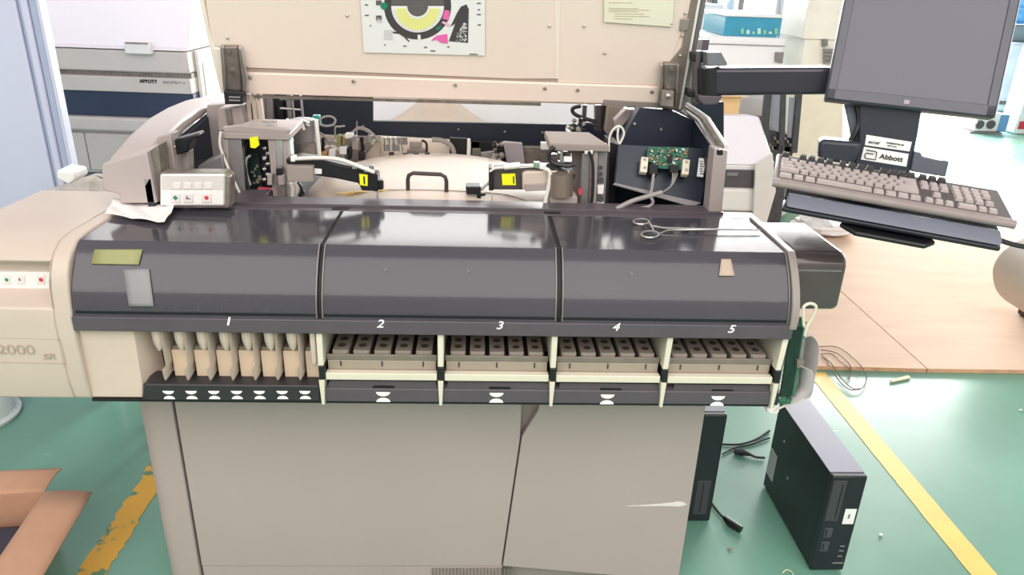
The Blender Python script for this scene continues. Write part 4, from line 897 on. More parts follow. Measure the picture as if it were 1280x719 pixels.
o = cable('white_wire_loop', [WZ(978, 717, .004), WZ(983, 713, .004), WZ(990, 716, .004), WZ(992, 722, .004)], .002, mat('cream_wire', (200, 214, 180), .5)); tag(o, 'small pale wire loop on the green floor at the bottom edge', 'wire')
# wood sliver and scraps
o = MB().prism([WZ(1112, 477, .003), WZ(1135, 471, .003), WZ(1138, 474, .003), WZ(1115, 479, .003)], (0, 0, .006)).build('wood_sliver', mat('pale_wood', (226, 214, 168), .6)); tag(o, 'pale wood sliver on the green floor beside the plywood edge', 'wood scrap')
for (px, py, lab) in ((1101, 669, 'tiny white scrap on the green floor right of the computer'), (912, 687, 'tiny brown screw on the green floor below the cabinet corner'), (1276, 513, 'white paper scrap on the green floor at the right edge')):
    p = WZ(px, py, .004); o = MB().ball(p, .006, 6, (1.3, .8, .5)).build('floor_scrap', WHITE if 'white' in lab else mat('rust', (150, 110, 90), .6)); tag(o, lab, 'scrap')

# ================================================================== cardboard box, stool
bx = thing('cardboard_box', 'open brown cardboard box with its flaps up in the lower left corner', 'cardboard box', (-1.52, 1.75, 0))
cz = .20
p_b = WZ(55, 616, cz); p_f = WZ(0, 697, cz)      # inner right rim
xr = p_b.x; 
d_ = (p_b - p_f).normalized(); nrm_ = V(d_.y, -d_.x, 0)     # outward to the right
A0 = p_f - d_ * .25; B0 = p_b; C0 = B0 - nrm_ * .42; D0 = A0 - nrm_ * .42
def wall(p, q_, nm='box_wall'):
    n_ = (q_ - p).cross(V(0, 0, 1)).normalized() * .004
    MB().hexa([V(p.x, p.y, 0.002) - n_ * 0, V(q_.x, q_.y, .002), V(q_.x, q_.y, .002) + n_, V(p.x, p.y, .002) + n_, V(p.x, p.y, cz), V(q_.x, q_.y, cz), V(q_.x, q_.y, cz) + n_, V(p.x, p.y, cz) + n_]).build(nm, CARD, bx)
wall(A0, B0); wall(B0, C0); wall(C0, D0); wall(D0, A0)
MB().prism([V(p.x, p.y, .001) for p in (A0, B0, C0, D0)], (0, 0, .004)).build('box_bottom', CARD, bx)
fr1 = WZ(107, 629, cz - .0); 
fo_ = nrm_ * .135 + V(0, 0, -.02)
def flap(p, q_, dv, k=.0):
    m = MB(); m.grid(lambda u, v: p.lerp(q_, u) + (dv * v) + V(0, 0, .018 * math.sin(v * PI * .6)) + (q_ - p).normalized() * (-.01 * v), 6, 6)
    m.build('box_flap', CARD, bx, solid=.004)
flap(A0, B0, nrm_ * .13 + V(0, 0, -.02)); flap(B0, C0, d_ * .10 + V(0, 0, -.01)); flap(D0, C0, -nrm_ * .12 + V(0, 0, .01))
cd_ = (A0 + C0) / 2
o = MB().cbox((cd_.x, cd_.y, .075), (.40, .38, .13)); 
bmesh.ops.rotate(o.bm, verts=o.bm.verts[:], cent=(cd_.x, cd_.y, .07), matrix=Matrix.Rotation(math.atan2(d_.y, d_.x), 3, 'Z'))
o = o.build('packed_bundle', mat('dark_violet_plastic', (48, 44, 58), .4, noise=.2, scale=20), None, .02, 3); tag(o, 'dark plastic-wrapped bundle inside the cardboard box', 'package')
sp = WZ(-36, 508, .05)
st_ = thing('white_basin', 'round white enamel basin upside down on the floor left of the grey cabinet', 'basin', (sp.x, sp.y, 0))
MB().lathe((sp.x, sp.y, 0), [(.15, .0), (.15, .012), (.135, .02), (.12, .075), (.105, .088), (0, .09)], 44).build('bowl', mat('white_enamel', (206, 214, 210), .35), st_, .003)
MB().tube([V(sp.x + .148 * math.cos(2 * PI * i / 40), sp.y + .148 * math.sin(2 * PI * i / 40), .012) for i in range(40)], .005, 8, True).build('rolled_rim', mat('white_enamel', (206, 214, 210), .35), st_)
# ================================================================== keyboard, tray, monitor on arm
def frame(loc, yaw, pitch, roll):
    return Matrix.Translation(loc) @ Matrix.Rotation(math.radians(yaw), 4, 'Z') @ Matrix.Rotation(math.radians(pitch), 4, 'X') @ Matrix.Rotation(math.radians(roll), 4, 'Y')
MK = frame((.862, 1.499, 1.205), -21.51, 7.7, 3.94)
def aempty(name, label, cat, M, group=None): return thing(name, label, cat, M.translation.copy(), group)
KB = aempty('keyboard', 'dusty beige computer keyboard with dark function keys on the black tray', 'keyboard', MK)
KM = mat('dusty_keyboard_case', (146, 135, 132), .55, noise=.06, scale=30); KK = mat('dusty_key', (172, 162, 158), .55, noise=.06, scale=60); KD = mat('dark_key', (58, 54, 55), .55, noise=.1, scale=60)
MB(MK).prism([(-.2275, -.086, -.010), (.2275, -.086, -.010), (.2275, .083, -.010), (-.2275, .083, -.010)], (0, 0, .014)).build('case', KM, KB, .005, 3)
MB(MK).box((-.221, -.066, .0), (.222, .073, .0045)).build('key_well', mat('key_well_grey', (84, 77, 76), .6), KB)
MB(MK).tube([(-.2275, -.086, -.001), (.2275, -.086, -.001)], .009, 12).build('palm_edge', KM, KB)
def key(x, y, w_, h_, m_, top_=.011):
    a = .0025
    MB(MK).hexa([(x, y, .003), (x + w_, y, .003), (x + w_, y + h_, .003), (x, y + h_, .003), (x + a, y + a, top_), (x + w_ - a, y + a, top_), (x + w_ - a, y + h_ - a * .5, top_), (x + a, y + h_ - a * .5, top_)]).build('key', m_, KB, .0008)
u = .0186; gx = -.218; kh = .0165
def row(y, items, x=None):
    x = gx if x is None else x
    for it in items:
        if it < 0: x += -it * u; continue
        key(x + .0008, y, it * u - .0016, kh, row.m, .016 if row.m is KD else .011); x += it * u
row.m = KD
row(.055, [1, -1, 1, 1, 1, 1, -.5, 1, 1, 1, 1, -.5, 1, 1, 1, 1, -.25, 1, 1, 1])
row.m = KK; 
row(.029, [1] * 13 + [2, -.25, 1, 1, 1, -.25, 1, 1, 1, 1])
row(.0105, [1.5] + [1] * 12 + [1.5, -.25, 1, 1, 1, -.25, 1, 1, 1, 1])
row(-.008, [1.75] + [1] * 11 + [2.25, -3.5, 1, 1, 1])
row(-.0265, [2.25] + [1] * 10 + [2.75, -1.25, 1, -1.25, 1, 1, 1, 1])
row(-.045 - .018, [1.5, 1.25, 1.25, 6, 1.25, 1.25, 1.25, 1.25, -.25, 1, 1, 1, -.25, 2, 1, 1])
MKT = frame((.862 + .0, 1.499, 1.183), -21.51, 7.7, 3.94)
TY = aempty('keyboard_tray', 'black keyboard tray with grey palm rest hung from the monitor arm', 'tray', MKT)
TB = mat('tray_black', (34, 37, 46), .4, noise=.06); TG = mat('tray_grey', (112, 116, 128), .4, noise=.06)
MB(MKT).box((-.20, -.10, -.010), (.205, .075, .006)).build('tray_plate', TB, TY, .006)
MB(MKT).prism([(-.195, -.088, .008), (-.195, -.120, .001), (-.195, -.132, -.009), (-.195, -.088, -.010)], (.40, 0, 0)).build('palm_rest', TG, TY, .006, 3)
MB(MKT).prism([(-.20, -.085, -.0105), (-.20, -.133, -.0105), (-.20, -.130, -.021), (-.20, -.085, -.026)], (.405, 0, 0)).build('palm_rest_base', TB, TY, .004)
MB(MKT).prism([(-.055, -.06, -.027), (-.085, -.120, -.025), (-.055, -.148, -.027), (.075, -.148, -.027), (.095, -.125, -.025), (.075, -.06, -.027)], (0, 0, -.010)).build('adjust_handle', BLACK, TY, .004, 3)
cable('tray_cable', [MKT @ V(.2, -.06, -.02), MKT @ V(.24, -.07, -.025), MKT @ V(.32, -.06, -.03)], .005, WIREB, TY)
# monitor
MM = frame((1.025, 1.77, 1.325), -19, -20, 2.1)
MO = aempty('computer_monitor', 'grey flat computer monitor tilted back on the swing arm', 'monitor', MM)
MF = mat('monitor_grey', (84, 84, 94), .4, noise=.04, scale=20)
w2 = .1875; hM = .315
MB(MM).prism([(-w2, 0, 0), (w2, 0, 0), (w2, 0, hM), (-w2, 0, hM)], (0, .035, 0)).build('housing', MF, MO, .006, 3)
for a_, b_2 in (((-w2 + .003, -.004, .003), (w2 - .003, .002, .028)), ((-w2 + .003, -.004, hM - .02), (w2 - .003, .002, hM - .003)), ((-w2 + .003, -.004, .003), (-w2 + .022, .002, hM - .003)), ((w2 - .022, -.004, .003), (w2 - .003, .002, hM - .003))):
    MB(MM).box(a_, b_2).build('bezel', MF, MO, .0015)
MB(MM).box((-w2 + .02, -.001, .026), (w2 - .02, .002, hM - .018)).build('screen', mat('matte_screen', (92, 90, 102), .35, noise=.03, scale=3), MO)
MB(MM).box((-.012, -.0055, .009), (.0, -.003, .019)).build('brand_badge', GREYW, MO)
MB(MM).box((w2 - .0, .002, .003), (w2 + .0018, .03, hM - .003)).build('side_trim', mat('pale_trim', (186, 188, 198), .3), MO)
# support: plate with the signs
MS = frame((1.0, 1.80, 1.20), -21.5, -4, 4)
MSi = MS.inverted()
def SP(px, py, off=0):
    n_ = (MS.to_3x3() @ V(0, -1, 0)); p0 = MS.translation + n_ * off; return MSi @ WP(px, py, p0, n_)
def sp_(pix, off, th): 
    return MB(MS).prism([SP(a, b2, off) for a, b2 in pix], (0, th, 0))
AR = aempty('monitor_arm', 'black swing arm with name plates carrying the monitor and keyboard tray', 'monitor arm', MS)
SPM = mat('arm_charcoal', (46, 50, 60), .42, noise=.06)
sp_([(1075, 120), (1155, 120), (1147, 170), (1136, 222), (1066, 212), (1074, 185)], 0, .03).build('support_plate', SPM, AR, .003)
sp_([(1053, 120), (1078, 120), (1076, 185), (1066, 185), (1062, 160)], -.03, .04).build('side_bracket', mat('arm_grey', (112, 116, 130), .4), AR, .004)
cable('arm_cable', [MS @ SP(1070, 130, -.02), MS @ SP(1074, 150, -.015), MS @ SP(1070, 165, -.01), MS @ SP(1062, 178, -.01)], .007, WIREB, AR)
b = sp_([(1024, 176), (1030, 175), (1078, 179), (1068, 208), (1022, 200)], .035, .08); b.build('left_pivot_block', SPM, AR, .010, 3)
sp_([(1143, 190), (1151, 191), (1153, 196), (1170, 200), (1187, 202), (1182, 222), (1138, 215)], .01, .05).build('right_bracket', mat('arm_mid_grey', (92, 94, 104), .4), AR, .003)
n1 = sp_([(1083, 169), (1140, 178), (1137, 190), (1081, 182)], .0012, .001).build('name_plate', WHITEP, AR, .0004)
n2 = sp_([(1080, 184), (1136, 193), (1133, 209), (1076, 200)], .0012, .001).build('name_plate', WHITEP, AR, .0004)
def st_text(body, size, a, b2, m_, par, **k):
    A_ = MS @ SP(*a, .0026); B2 = MS @ SP(*b2, .0026); xd = (B2 - A_).normalized(); up_ = MS.to_3x3() @ V(0, 0, 1); return text(body, size, A_, xd, up_, m_, par, 'plate_lettering', **k)
st_text('Abbott', .0165, (1099, 198.3), (1133, 203.6), INK, n2, bold=.0003, sx=1.12)
st_text('accel', .0105, (1085, 179), (1105, 182), INK, n1, sx=1.2, shear=.3, bold=.0001)
st_text('ACCELERATOR APS', .0048, (1108, 179.5), (1137, 184), INK, n1, sx=.95, bold=.0001)
st_text('ABBOTT CORE', .0036, (1109, 183.0), (1137, 187.4), INK, n1, sx=.9)
lg = [(1096, 190.8), (1095, 199.8), (1080.8, 197.6), (1082, 192), (1091, 193.4)]
pts_ = [MS @ SP(a, b2, .0028) for a, b2 in ((1083, 188.0), (1094, 189.8), (1096, 191), (1094.6, 200.2), (1082.5, 198.4), (1081, 197), (1082, 192.4), (1083.5, 191.9), (1092, 193.2))]
MB().tube(pts_, .0012, 6).build('company_mark', INK, n2)
# arm beam
A0_ = V(.57, 1.97, 1.385)
pa, pb, pc_, pd = W(884, 86, 1.95), W(1045, 85, 1.88), W(1045, 119, 1.88), W(884, 121, 1.95)
MB().hexa([pd, pc_, pc_ + V(0, .06, 0), pd + V(0, .06, 0), pa, pb, pb + V(0, .06, 0), pa + V(0, .06, 0)]).build('swing_beam', mat('arm_dark', (52, 50, 60), .25, noise=.05), AR, .010, 3)
e0, e1 = W(886, 122, 1.97), W(886, 84, 1.97)
MB().cyl(e0, e1, .028).build('beam_pivot', BLACK, AR, .002)
PP([(884, 66), (902, 66), (909, 79), (909, 83), (884, 83)], 1.94, .05).build('pivot_cap', mat('cap_grey', (110, 114, 118), .4), AR, .003)
PP([(874, 120), (904, 121), (897, 131), (880, 132), (873, 126)], 1.94, .05).build('pivot_foot', CHAR, AR, .003)
MB().tube([W(872, 64, 1.99), W(870, 128, 1.99)], .012, 12).build('mount_post', CHAR, AR)
PP([(866, 66), (886, 68), (886, 78), (866, 78)], 1.98, .04).build('upper_bracket', BLACK, AR, .003); PP([(860, 112), (886, 114), (886, 124), (860, 122)], 1.98, .04).build('lower_bracket', BLACK, AR, .003)
pq = [MS @ V(.02, .03, .20), MM @ V(0, .036, .12)]
MB().tube([W(1045, 100, 1.9), MM @ V(.0, .06, .12)], .02, 12).build('monitor_knuckle', BLACK, AR)
MB(MM).box((-.05, .036, .07), (.05, .05, .17)).build('mount_plate', BLACK, AR, .002)
MB().tube([W(1045, 100, 1.93), MS @ V(.0, .04, .1), MS @ V(0, .03, .0)], .02, 10).build('drop_tube', BLACK, AR)
q0, q1 = MS @ V(-.0, .02, -.05), MKT @ V(.03, .07, -.03)
MB().tube([q0, q1], .016, 10).build('tray_bracket', BLACK, AR)

# ================================================================== LEFT BACKGROUND
tc_ = thing('standing_panel', 'tall pale blue metal panel with edge strips at the left edge', 'panel', (-1.9, 2.62, 0))
PB = mat('pale_blue_enamel', (196, 200, 222), .35, noise=.03, scale=2); PBT = mat('pale_blue_trim', (164, 174, 198), .35, noise=.06)
xe = W(18, 0, 2.6).x
MB().box((-2.3, 2.60, .0), (xe, 2.645, 2.1)).build('panel_sheet', PB, tc_, .004)
MB().box((xe + .001, 2.61, .0), (xe + .012, 2.64, 2.1)).build('edge_seal', PBT, tc_, .002)
MB().box((xe + .013, 2.598, .0), (xe + .036, 2.645, 2.1)).build('edge_trim', PB, tc_, .006)
MB().box((xe + .037, 2.606, .0), (xe + .062, 2.645, 2.1)).build('edge_frame', PBT, tc_, .005)
MB().box((xe + .063, 2.600, .0), (xe + .074, 2.645, 2.1)).build('edge_lip', PB, tc_, .003)
MB().box((-2.25, 2.5, .0), (-2.2, 2.75, .03)).build('foot', PBT, tc_, .003)
# other analyzer
MA = frame((-1.40, 3.8, 0), -2.5, 0, 0)
OA = aempty('laboratory_analyzer', 'white laboratory analyzer with a dark blue band behind the left side', 'laboratory analyzer', MA)
def zA(px, py): 
    n_ = MA.to_3x3() @ V(0, -1, 0); return (MA.inverted() @ WP(px, py, MA.translation, n_)).z
xl = -1.6
OW = mat('off_white_case', (236, 230, 226), .4, noise=.02); OB = mat('beige_case', (206, 198, 192), .45, noise=.03); ONB = mat('navy_glass', (52, 62, 86), .3, noise=.1, scale=3)
zz = [zA(232, 66), zA(230, 93), zA(230, 99), zA(230, 118), zA(215, 149), zA(180, 165)]
MB(MA).box((xl, .0, zz[1]), (0, 1.0, zz[0])).build('upper_band', OB, OA, .008)
MB(MA).box((xl, .02, zz[2]), (0, 1.0, zz[1])).build('dark_gap', DSTEEL, OA)
nb = MB(MA).box((xl, -.005, zz[3]), (0, 1.0, zz[2])).build('name_band', OB, OA, .004)
MB(MA).box((xl, .01, zz[4]), (0, 1.0, zz[3])).build('blue_band', ONB, OA, .003)
MB(MA).box((xl, -.03, zz[5]), (.0, 1.0, zz[4])).build('ledge', OB, OA, .012)
MB(MA).box((xl, .01, zz[5] - .22), (0, 1.0, zz[5])).build('panel_row', OB, OA, .003)
MB(MA).box((xl, .03, 0), (0, 1.0, zz[5] - .22)).build('lower_body', mat('shadowed_base_blue_grey', (104, 110, 124), .5), OA)  # shadow below the panel row is put into this dark blue-grey
for x0, x1 in ((-.83, -.57), (-.565, -.2), (-.195, -.02)): MB(MA).box((x0, -.002, zz[5] - .205), (x1, .012, zz[5] - .015)).build('drawer_panel', OB, OA, .003)
MB(MA).box((-.98, -.002, zz[5] - .1), (-.93, .012, zz[5] - .05)).build('power_switch', CHAR, OA)
# white sloping lid
MB(MA).prism([(-.735, -.01, zz[0] + .005), (-.735, .02, zz[0] + .02), (-.735, .30, zz[0] + .6), (-.735, .95, zz[0] + .62), (-.735, .95, zz[0] + .005)], (.74, 0, 0)).build('sloping_hood', mat('bright_white_hood', (246, 240, 246), .35, noise=.01), OA, .012, 3)
MB(MA).box((xl, .12, zz[0] + .004), (-.75, .95, zz[0] + .6)).build('side_hood', OB, OA, .008)
for k in range(5): MB(MA).box((xl, .112, zz[0] + .06 + k * .08), (-.75, .122, zz[0] + .064 + k * .08)).build('hood_groove', DSTEEL, OA)
lt = MB(MA).box((-.28, -.035, zz[0] - .012), (-.155, .0, zz[0] + .04)).build('hood_latch', WHITE, OA, .005)
MB(MA).box((-.27, -.04, zz[0] + .036), (-.165, -.03, zz[0] + .041)).build('latch_gap', DSTEEL, lt)
MB(MA).box((.001, .08, .5), (.02, .9, zz[0])).build('side_door', OW, OA, .004)
MB(MA).box((.02, .12, .55), (.026, .8, zz[0] - .06)).build('side_panel', OW, OA, .004)
p_ = MA @ V(-.245, -.0065, (zz[2] + zz[3]) / 2 + .012); xd = MA.to_3x3() @ V(1, 0, 0)
text('ABBOTT', .022, p_, xd, (0, 0, 1), INK, OA, 'name_lettering', bold=.0012); text('ARCHITECT ci', .017, p_ + xd * .112, xd, (0, 0, 1), GREYW, OA, 'name_lettering')
# table with plastic bags
tb = thing('side_table', 'low table behind the end cover holding plastic wrap', 'table', (-1.25, 2.35, 0))
MB().box((-1.375, 2.12, .80), (-.93, 2.70, .825)).build('table_top', CREAM, tb, .003)
for x_ in (-1.14, -.96):
    for y_ in (2.36, 2.66): MB().box((x_, y_, 0), (x_ + .03, y_ + .03, .80)).build('leg', DSTEEL, tb)
PLB = mat('crinkled_plastic', (222, 214, 206), .25, noise=.1, scale=30, alpha=.75)
def lump(c, s, m_, name, lab, cat, amp=.25, seed=1):
    random.seed(seed); b = MB(); b.ball(c, 1, 16, s)
    for v in b.bm.verts:
        d = v.co - Vector(c); f_ = 1 + amp * (random.random() - .5) * 2; v.co = Vector(c) + d * f_
        if v.co.z < c[2] - s[2] * .6: v.co.z = c[2] - s[2] * .6
    o = b.build(name, m_, None, ang=10); return tag(o, lab, cat)
lump((-1.16, 2.36, .875), (.19, .13, .07), PLB, 'plastic_bag', 'crinkled clear plastic bag on the table behind the end cover', 'plastic bag', .22, 3)
o = PP([(71, 213), (92, 216), (95, 225), (86, 232), (70, 224)], 2.20, .08).build('paper_package', WHITE, None, .006); tag(o, 'small white paper package among the plastic wrap', 'package')
o.location.z -= 0
random.seed(11)

# ================================================================== RIGHT / REAR BACKGROUND
def boxpx(x0, x1, yt, Y_, dep, z0=0.0, yb=None):
    a = W(x0, yt, Y_); b2 = W(x1, yt, Y_); zb = W((x0 + x1) / 2, yb, Y_).z if yb else z0
    return (a.x, Y_, zb), (b2.x, Y_ + dep, a.z)
BW = mat('background_white', (240, 240, 244), .4, noise=.01)
# white backdrop machine behind the opening
a, b2 = boxpx(440, 745, 108, 3.4, .5); t = thing('white_cabinet', 'white cabinet seen through the opening at the analyzer rear', 'cabinet', ((a[0] + b2[0]) / 2, 3.6, 0))
MB().box((a[0] - .1, 3.4, .02), (b2[0] + .1, 3.9, 1.3)).build('body', BW, t, .01)
MB().box((a[0] - .08, 3.42, 0), (b2[0] + .08, 3.88, .02)).build('plinth', GREYW, t)
p = W(548, 165, 3.1); t = thing('beige_hood', 'beige cone-shaped hood seen through the rear opening', 'hood', (p.x, 3.1, 0))
MB().lathe((p.x, 3.1, 0), [(.22, .0), (.23, .9), (.24, W(548, 160, 3.1).z), (.19, W(548, 152, 3.1).z), (.13, W(548, 140, 3.1).z), (.09, W(548, 130, 3.1).z), (.07, W(548, 118, 3.1).z)], 28).build('cone', mat('beige_cone', (214, 198, 182), .5), t)
MB().lathe((p.x, 3.1, 0), [(.07, W(548, 118, 3.1).z), (.05, W(548, 110, 3.1).z), (.0, W(548, 109, 3.1).z)], 20).build('cap', CREAM, t)
# white machine with blue window cover
t = thing('blue_window_analyzer', 'white bench analyzer with a translucent blue cover at the back', 'laboratory machine', (1.45, 4.8, 0))
a, b2 = boxpx(887, 983, 45, 5.3, .6); MB().box(a, b2).build('body', BW, t, .02)
MB().box((a[0], 5.29, b2[2] - .055), (b2[0], 5.3, b2[2] - .05)).build('panel_line', GREYW, t)
a2, b3 = boxpx(911, 977, 17, 5.33, .5, yb=45); 
MB().box((a2[0], 5.36, b2[2]), (b3[0], 5.8, b3[2] - .02)).build('inner_mechanism', mat('aqua_mechanism', (120, 190, 210), .5, noise=.5, scale=30), t, .004)
MB().box((a2[0] - .02, 5.32, b2[2]), (b3[0] + .01, 5.84, b3[2] - .02)).build('blue_cover', mat('blue_acrylic', (70, 170, 205), .15, alpha=.75), t, .006)
MB().box((a2[0] - .03, 5.31, b3[2] - .02), (b3[0] + .01, 5.86, b3[2])).build('cover_top', BW, t, .006)
PP([(970, 66), (980, 66), (978, 80), (969, 78)], 5.28, .02).build('side_knob', GREYW, t)
for k in range(7):
    px = 926 + k * 7; PP(rect(px, 36 + (k % 3) * 2, px + 4, 43), 5.31, .006).build('reagent_holder', mat('pale_aqua', (190, 225, 220), .4) if k % 2 else mat('green_part', (130, 200, 170), .4), t)
# grey box behind
a, b2 = boxpx(877, 905, 6, 6.2, .5); t = thing('grey_lab_cabinet', 'light grey cabinet beyond the raised lid edge', 'cabinet', ((a[0] + b2[0]) / 2, 5.6, 0))
MB().box(a, b2).build('body', mat('pale_grey_case', (196, 200, 206), .4), t, .01); MB().box((a[0] + .02, 6.195, .1), (b2[0] - .02, 6.2, b2[2] - .05)).build('door', mat('pale_grey_case', (196, 200, 206), .4), t, .003)
# lab bench clutter far behind
t = thing('laboratory_bench', 'far white laboratory bench with small instruments', 'bench', (3.0, 8, 0))
a, b2 = boxpx(880, 975, 14, 7.5, .8); MB().box((a[0], 7.5, b2[2] - .04), (b2[0], 8.3, b2[2])).build('bench_top', BW, t, .004)
MB().box((a[0] + .05, 7.55, 0), (b2[0] - .05, 8.2, b2[2] - .04)).build('bench_cabinet', BW, t)
zb_ = b2[2]
for k, (px, h_, m_) in enumerate(((886, .12, DSTEEL), (893, .1, mat('slate', (90, 110, 120), .5)), (905, .14, BW), (914, .1, mat('pale_blue_box', (180, 205, 225), .5)), (926, .12, GREYW), (938, .16, BW), (955, .14, BW), (968, .18, mat('steel_blue', (150, 175, 195), .5)))):
    x_ = W(px, 10, 7.7).x; o = MB().box((x_ - .026, 7.7, zb_), (x_ + .026, 7.85, zb_ + h_)); o.cyl((x_, 7.77, zb_ + h_), (x_, 7.77, zb_ + h_ + .04), .02, n=10)
    o = o.build('bench_instrument', m_, None, .004); tag(o, '%s small instrument on the far bench' % ['far left dark', 'slate', 'short white', 'pale blue', 'grey', 'middle white', 'right-hand white', 'steel blue'][k], 'instrument', 'small instruments on the far bench')
# tall rounded machine
t = thing('tall_lab_machine', 'tall white machine with a rounded door left of the monitor', 'laboratory machine', (2.0, 5, 0))
a, b2 = boxpx(982, 1022, -60, 6.0, .5); MB().box(a, b2).build('body', mat('pale_grey_case2', (206, 206, 210), .4), t, .01)
m = MB(); dpx = [(978, -60), (1020, -60), (1019, 10), (1015, 24), (1006, 33), (996, 34), (978, 31)]
PP(dpx, 5.95, .05).build('rounded_door', mat('lavender_white', (224, 224, 236), .35), t, .01)
t = thing('cream_machine', 'cream cabinet directly behind the monitor left edge', 'cabinet', (2.2, 5, 0))
a, b2 = boxpx(1022, 1090, -60, 5.4, .45); MB().box((a[0], a[1], W(1030, 50, 5.4).z), b2).build('upper_box', mat('cream_case', (238, 236, 224), .4), t, .006)
MB().box((a[0] + .03, 5.42, 0), (b2[0], 5.8, W(1030, 50, 5.4).z)).build('lower_box', mat('cream_case', (238, 236, 224), .4), t, .006)
MB().tube([W(1031, 50, 5.40), W(1031, 58, 5.40)], .02, 10).build('knob', GREYW, t)
for k in range(4): PP(rect(1031, 62 + k * 5, 1045, 65 + k * 5), 5.38, .03).build('vent_slat', GREYW, t)
# grey machine between, open rack
t = thing('open_rack', 'dark open equipment rack below the swing arm', 'rack', (2.0, 4.2, 0))
BR = mat('rack_black', (66, 68, 74), .4, noise=.2, scale=30); GP = mat('rack_glass', (140, 144, 154), .3)
a, b2 = boxpx(957, 1003, 78, 4.5, .2, yb=192)
zr0 = a[2]
def rk(pix, Y_, d_, m_, nm): PP(pix, Y_, d_).build(nm, m_, t, .004)
rk([(960, 90), (968, 90), (960, 186), (951, 182)], 4.48, .04, BR, 'rack_post'); rk([(999, 90), (1006, 90), (997, 192), (989, 192)], 4.48, .04, BR, 'rack_post'); rk([(978, 90), (984, 90), (981, 190), (973, 188)], 4.49, .04, BR, 'rack_post')
rk([(966, 118), (981, 120), (976, 168), (963, 160)], 4.50, .01, GP, 'glass_panel'); rk([(987, 122), (1001, 124), (995, 176), (984, 172)], 4.50, .01, GP, 'glass_panel')
rk([(953, 160), (994, 172), (990, 192), (950, 184)], 4.52, .2, BR, 'rack_base')
for k in range(12): rk(rect(955 + k * 3.2, 172 + (k % 4) * 4, 957.5 + k * 3.2, 176 + (k % 4) * 4), 4.48, .03, random.choice([BR, GREYW, DSTEEL]), 'cable_clip')
MB().box((W(952, 186, 4.52).x, 4.52, .021), (W(992, 186, 4.52).x, 4.72, W(970, 184, 4.52).z)).build('rack_pedestal', BR, t)
t = thing('grey_service_panel', 'plain light grey machine panel above the swing arm', 'machine panel', (2.3, 5.6, 0))
a, b2 = boxpx(948, 1020, 30, 6.7, .3); MB().box(a, b2).build('body', mat('mid_grey_case', (186, 186, 190), .45), t, .006); MB().box((a[0], 6.69, b2[2] - .35), (b2[0], 6.7, b2[2] - .345)).build('panel_groove', GREYW, t)
# cream panel block right under monitor
o = PP([(1002, 118), (1055, 122), (1066, 200), (1062, 245), (985, 235), (990, 190)], 5.35, .04); o = o.build('cream_carton', mat('cream_panel', (234, 228, 208), .5), None, .01)
zb = min((o.matrix_world @ Vector(c)).z for c in o.bound_box) if False else None
tag(o, 'cream upright panel behind the black pivot block', 'panel')
for v in o.data.vertices:
    if v.co.z < .45: v.co.z = -o.location.z
# cardboard carton
t = thing('cardboard_carton', 'yellowish cardboard carton beneath the swing arm pivot', 'cardboard box', (1.4, 4.6, 0))
TN = mat('tan_carton', (232, 200, 150), .7, noise=.03); a, b2 = boxpx(871, 927, 118, 4.52, .4)
MB().box((a[0], a[1], .021), b2).build('carton_body', TN, t, .003); MB().box((a[0], 4.515, b2[2] - .22), (b2[0], 4.52, b2[2] - .217)).build('carton_seam', mat('carton_line', (180, 150, 110), .7), t)
MB().box((a[0] - .02, 4.45, b2[2] + .001), (b2[0] + .02, 4.56, b2[2] + .004)).build('carton_flap', TN, t)
# blue-grey bin
a, b2 = boxpx(927, 962, 122, 4.98, .24); t = thing('grey_bin', 'small grey equipment box right of the cardboard carton', 'box', ((a[0] + b2[0]) / 2, 5.2, 0)); MB().box((a[0], a[1], .021 if a[1] < 5.2 else 0), b2).build('body', mat('mid_grey_case', (186, 186, 190), .45), t, .01); MB().box((a[0] - .01, 4.97, b2[2] - .15), (b2[0] + .01, 4.99, b2[2] - .12)).build('rim', CHAR, t)
# white bench unit with dome lid, front with slot
Yb = 3.9; t = thing('white_benchtop_unit', 'white rounded benchtop analyzer with a dark front slot beyond the frame post', 'laboratory machine', (1.2, 4.0, 0))
x0, x1 = W(880, 255, Yb).x, W(951, 255, Yb).x
zs_ = lambda py: W(925, py, Yb).z
MB().box((x0 - .1, Yb, 0.021), (x1 - .02, Yb + .5, zs_(265))).build('pedestal', GREYW, t)
MB().box((x0 - .1, Yb - .0, zs_(266)), (x1, Yb + .55, zs_(236))).build('lower_drawer', OW, t, .02, 3)
MB().box((x0 - .1, Yb + .01, zs_(236)), (x1 + .01, Yb + .55, zs_(207))).build('middle_body', OW, t, .01)
MB().box((x0 - .08, Yb + .0, zs_(235)), (x1 + .005, Yb + .03, zs_(213))).build('dark_slot', CHAR, t, .006); MB().box((x0 + .1, Yb - .01, zs_(220)), (x0 + .16, Yb + .01, zs_(216))).build('slot_tab', GREYW, t)
MB().prism([(x0 - .1, Yb - .0, zs_(207)), (x0 - .1, Yb + .05, zs_(207) + .03), (x0 - .1, Yb + .35, zs_(207) + .20), (x0 - .1, Yb + .55, zs_(207) + .18), (x0 - .1, Yb + .55, zs_(207))], (x1 - x0 + .15, 0, 0)).build('curved_lid', mat('bright_white_hood', (246, 240, 246), .35), t, .03, 4)
o = PP([(945, 205), (966, 192), (970, 240), (953, 262)], 3.86, .02); o = o.build('foam_panel', mat('foam_grey', (222, 216, 210), .6), None, .003)
for v in o.data.vertices:
    if v.co.z < .08: v.co.z = -o.location.z + .021
tag(o, 'upright grey foam sheet beside the white benchtop unit', 'foam sheet')
for v in o.data.vertices: pass
o = lump((W(1042, 284, 4.6).x, 4.75, .07), (.19, .16, .07), mat('white_film', (236, 234, 232), .35, noise=.04, scale=10), 'plastic_sheet', 'crumpled white plastic sheet on the plywood below the keyboard', 'plastic sheet', .15, 5)
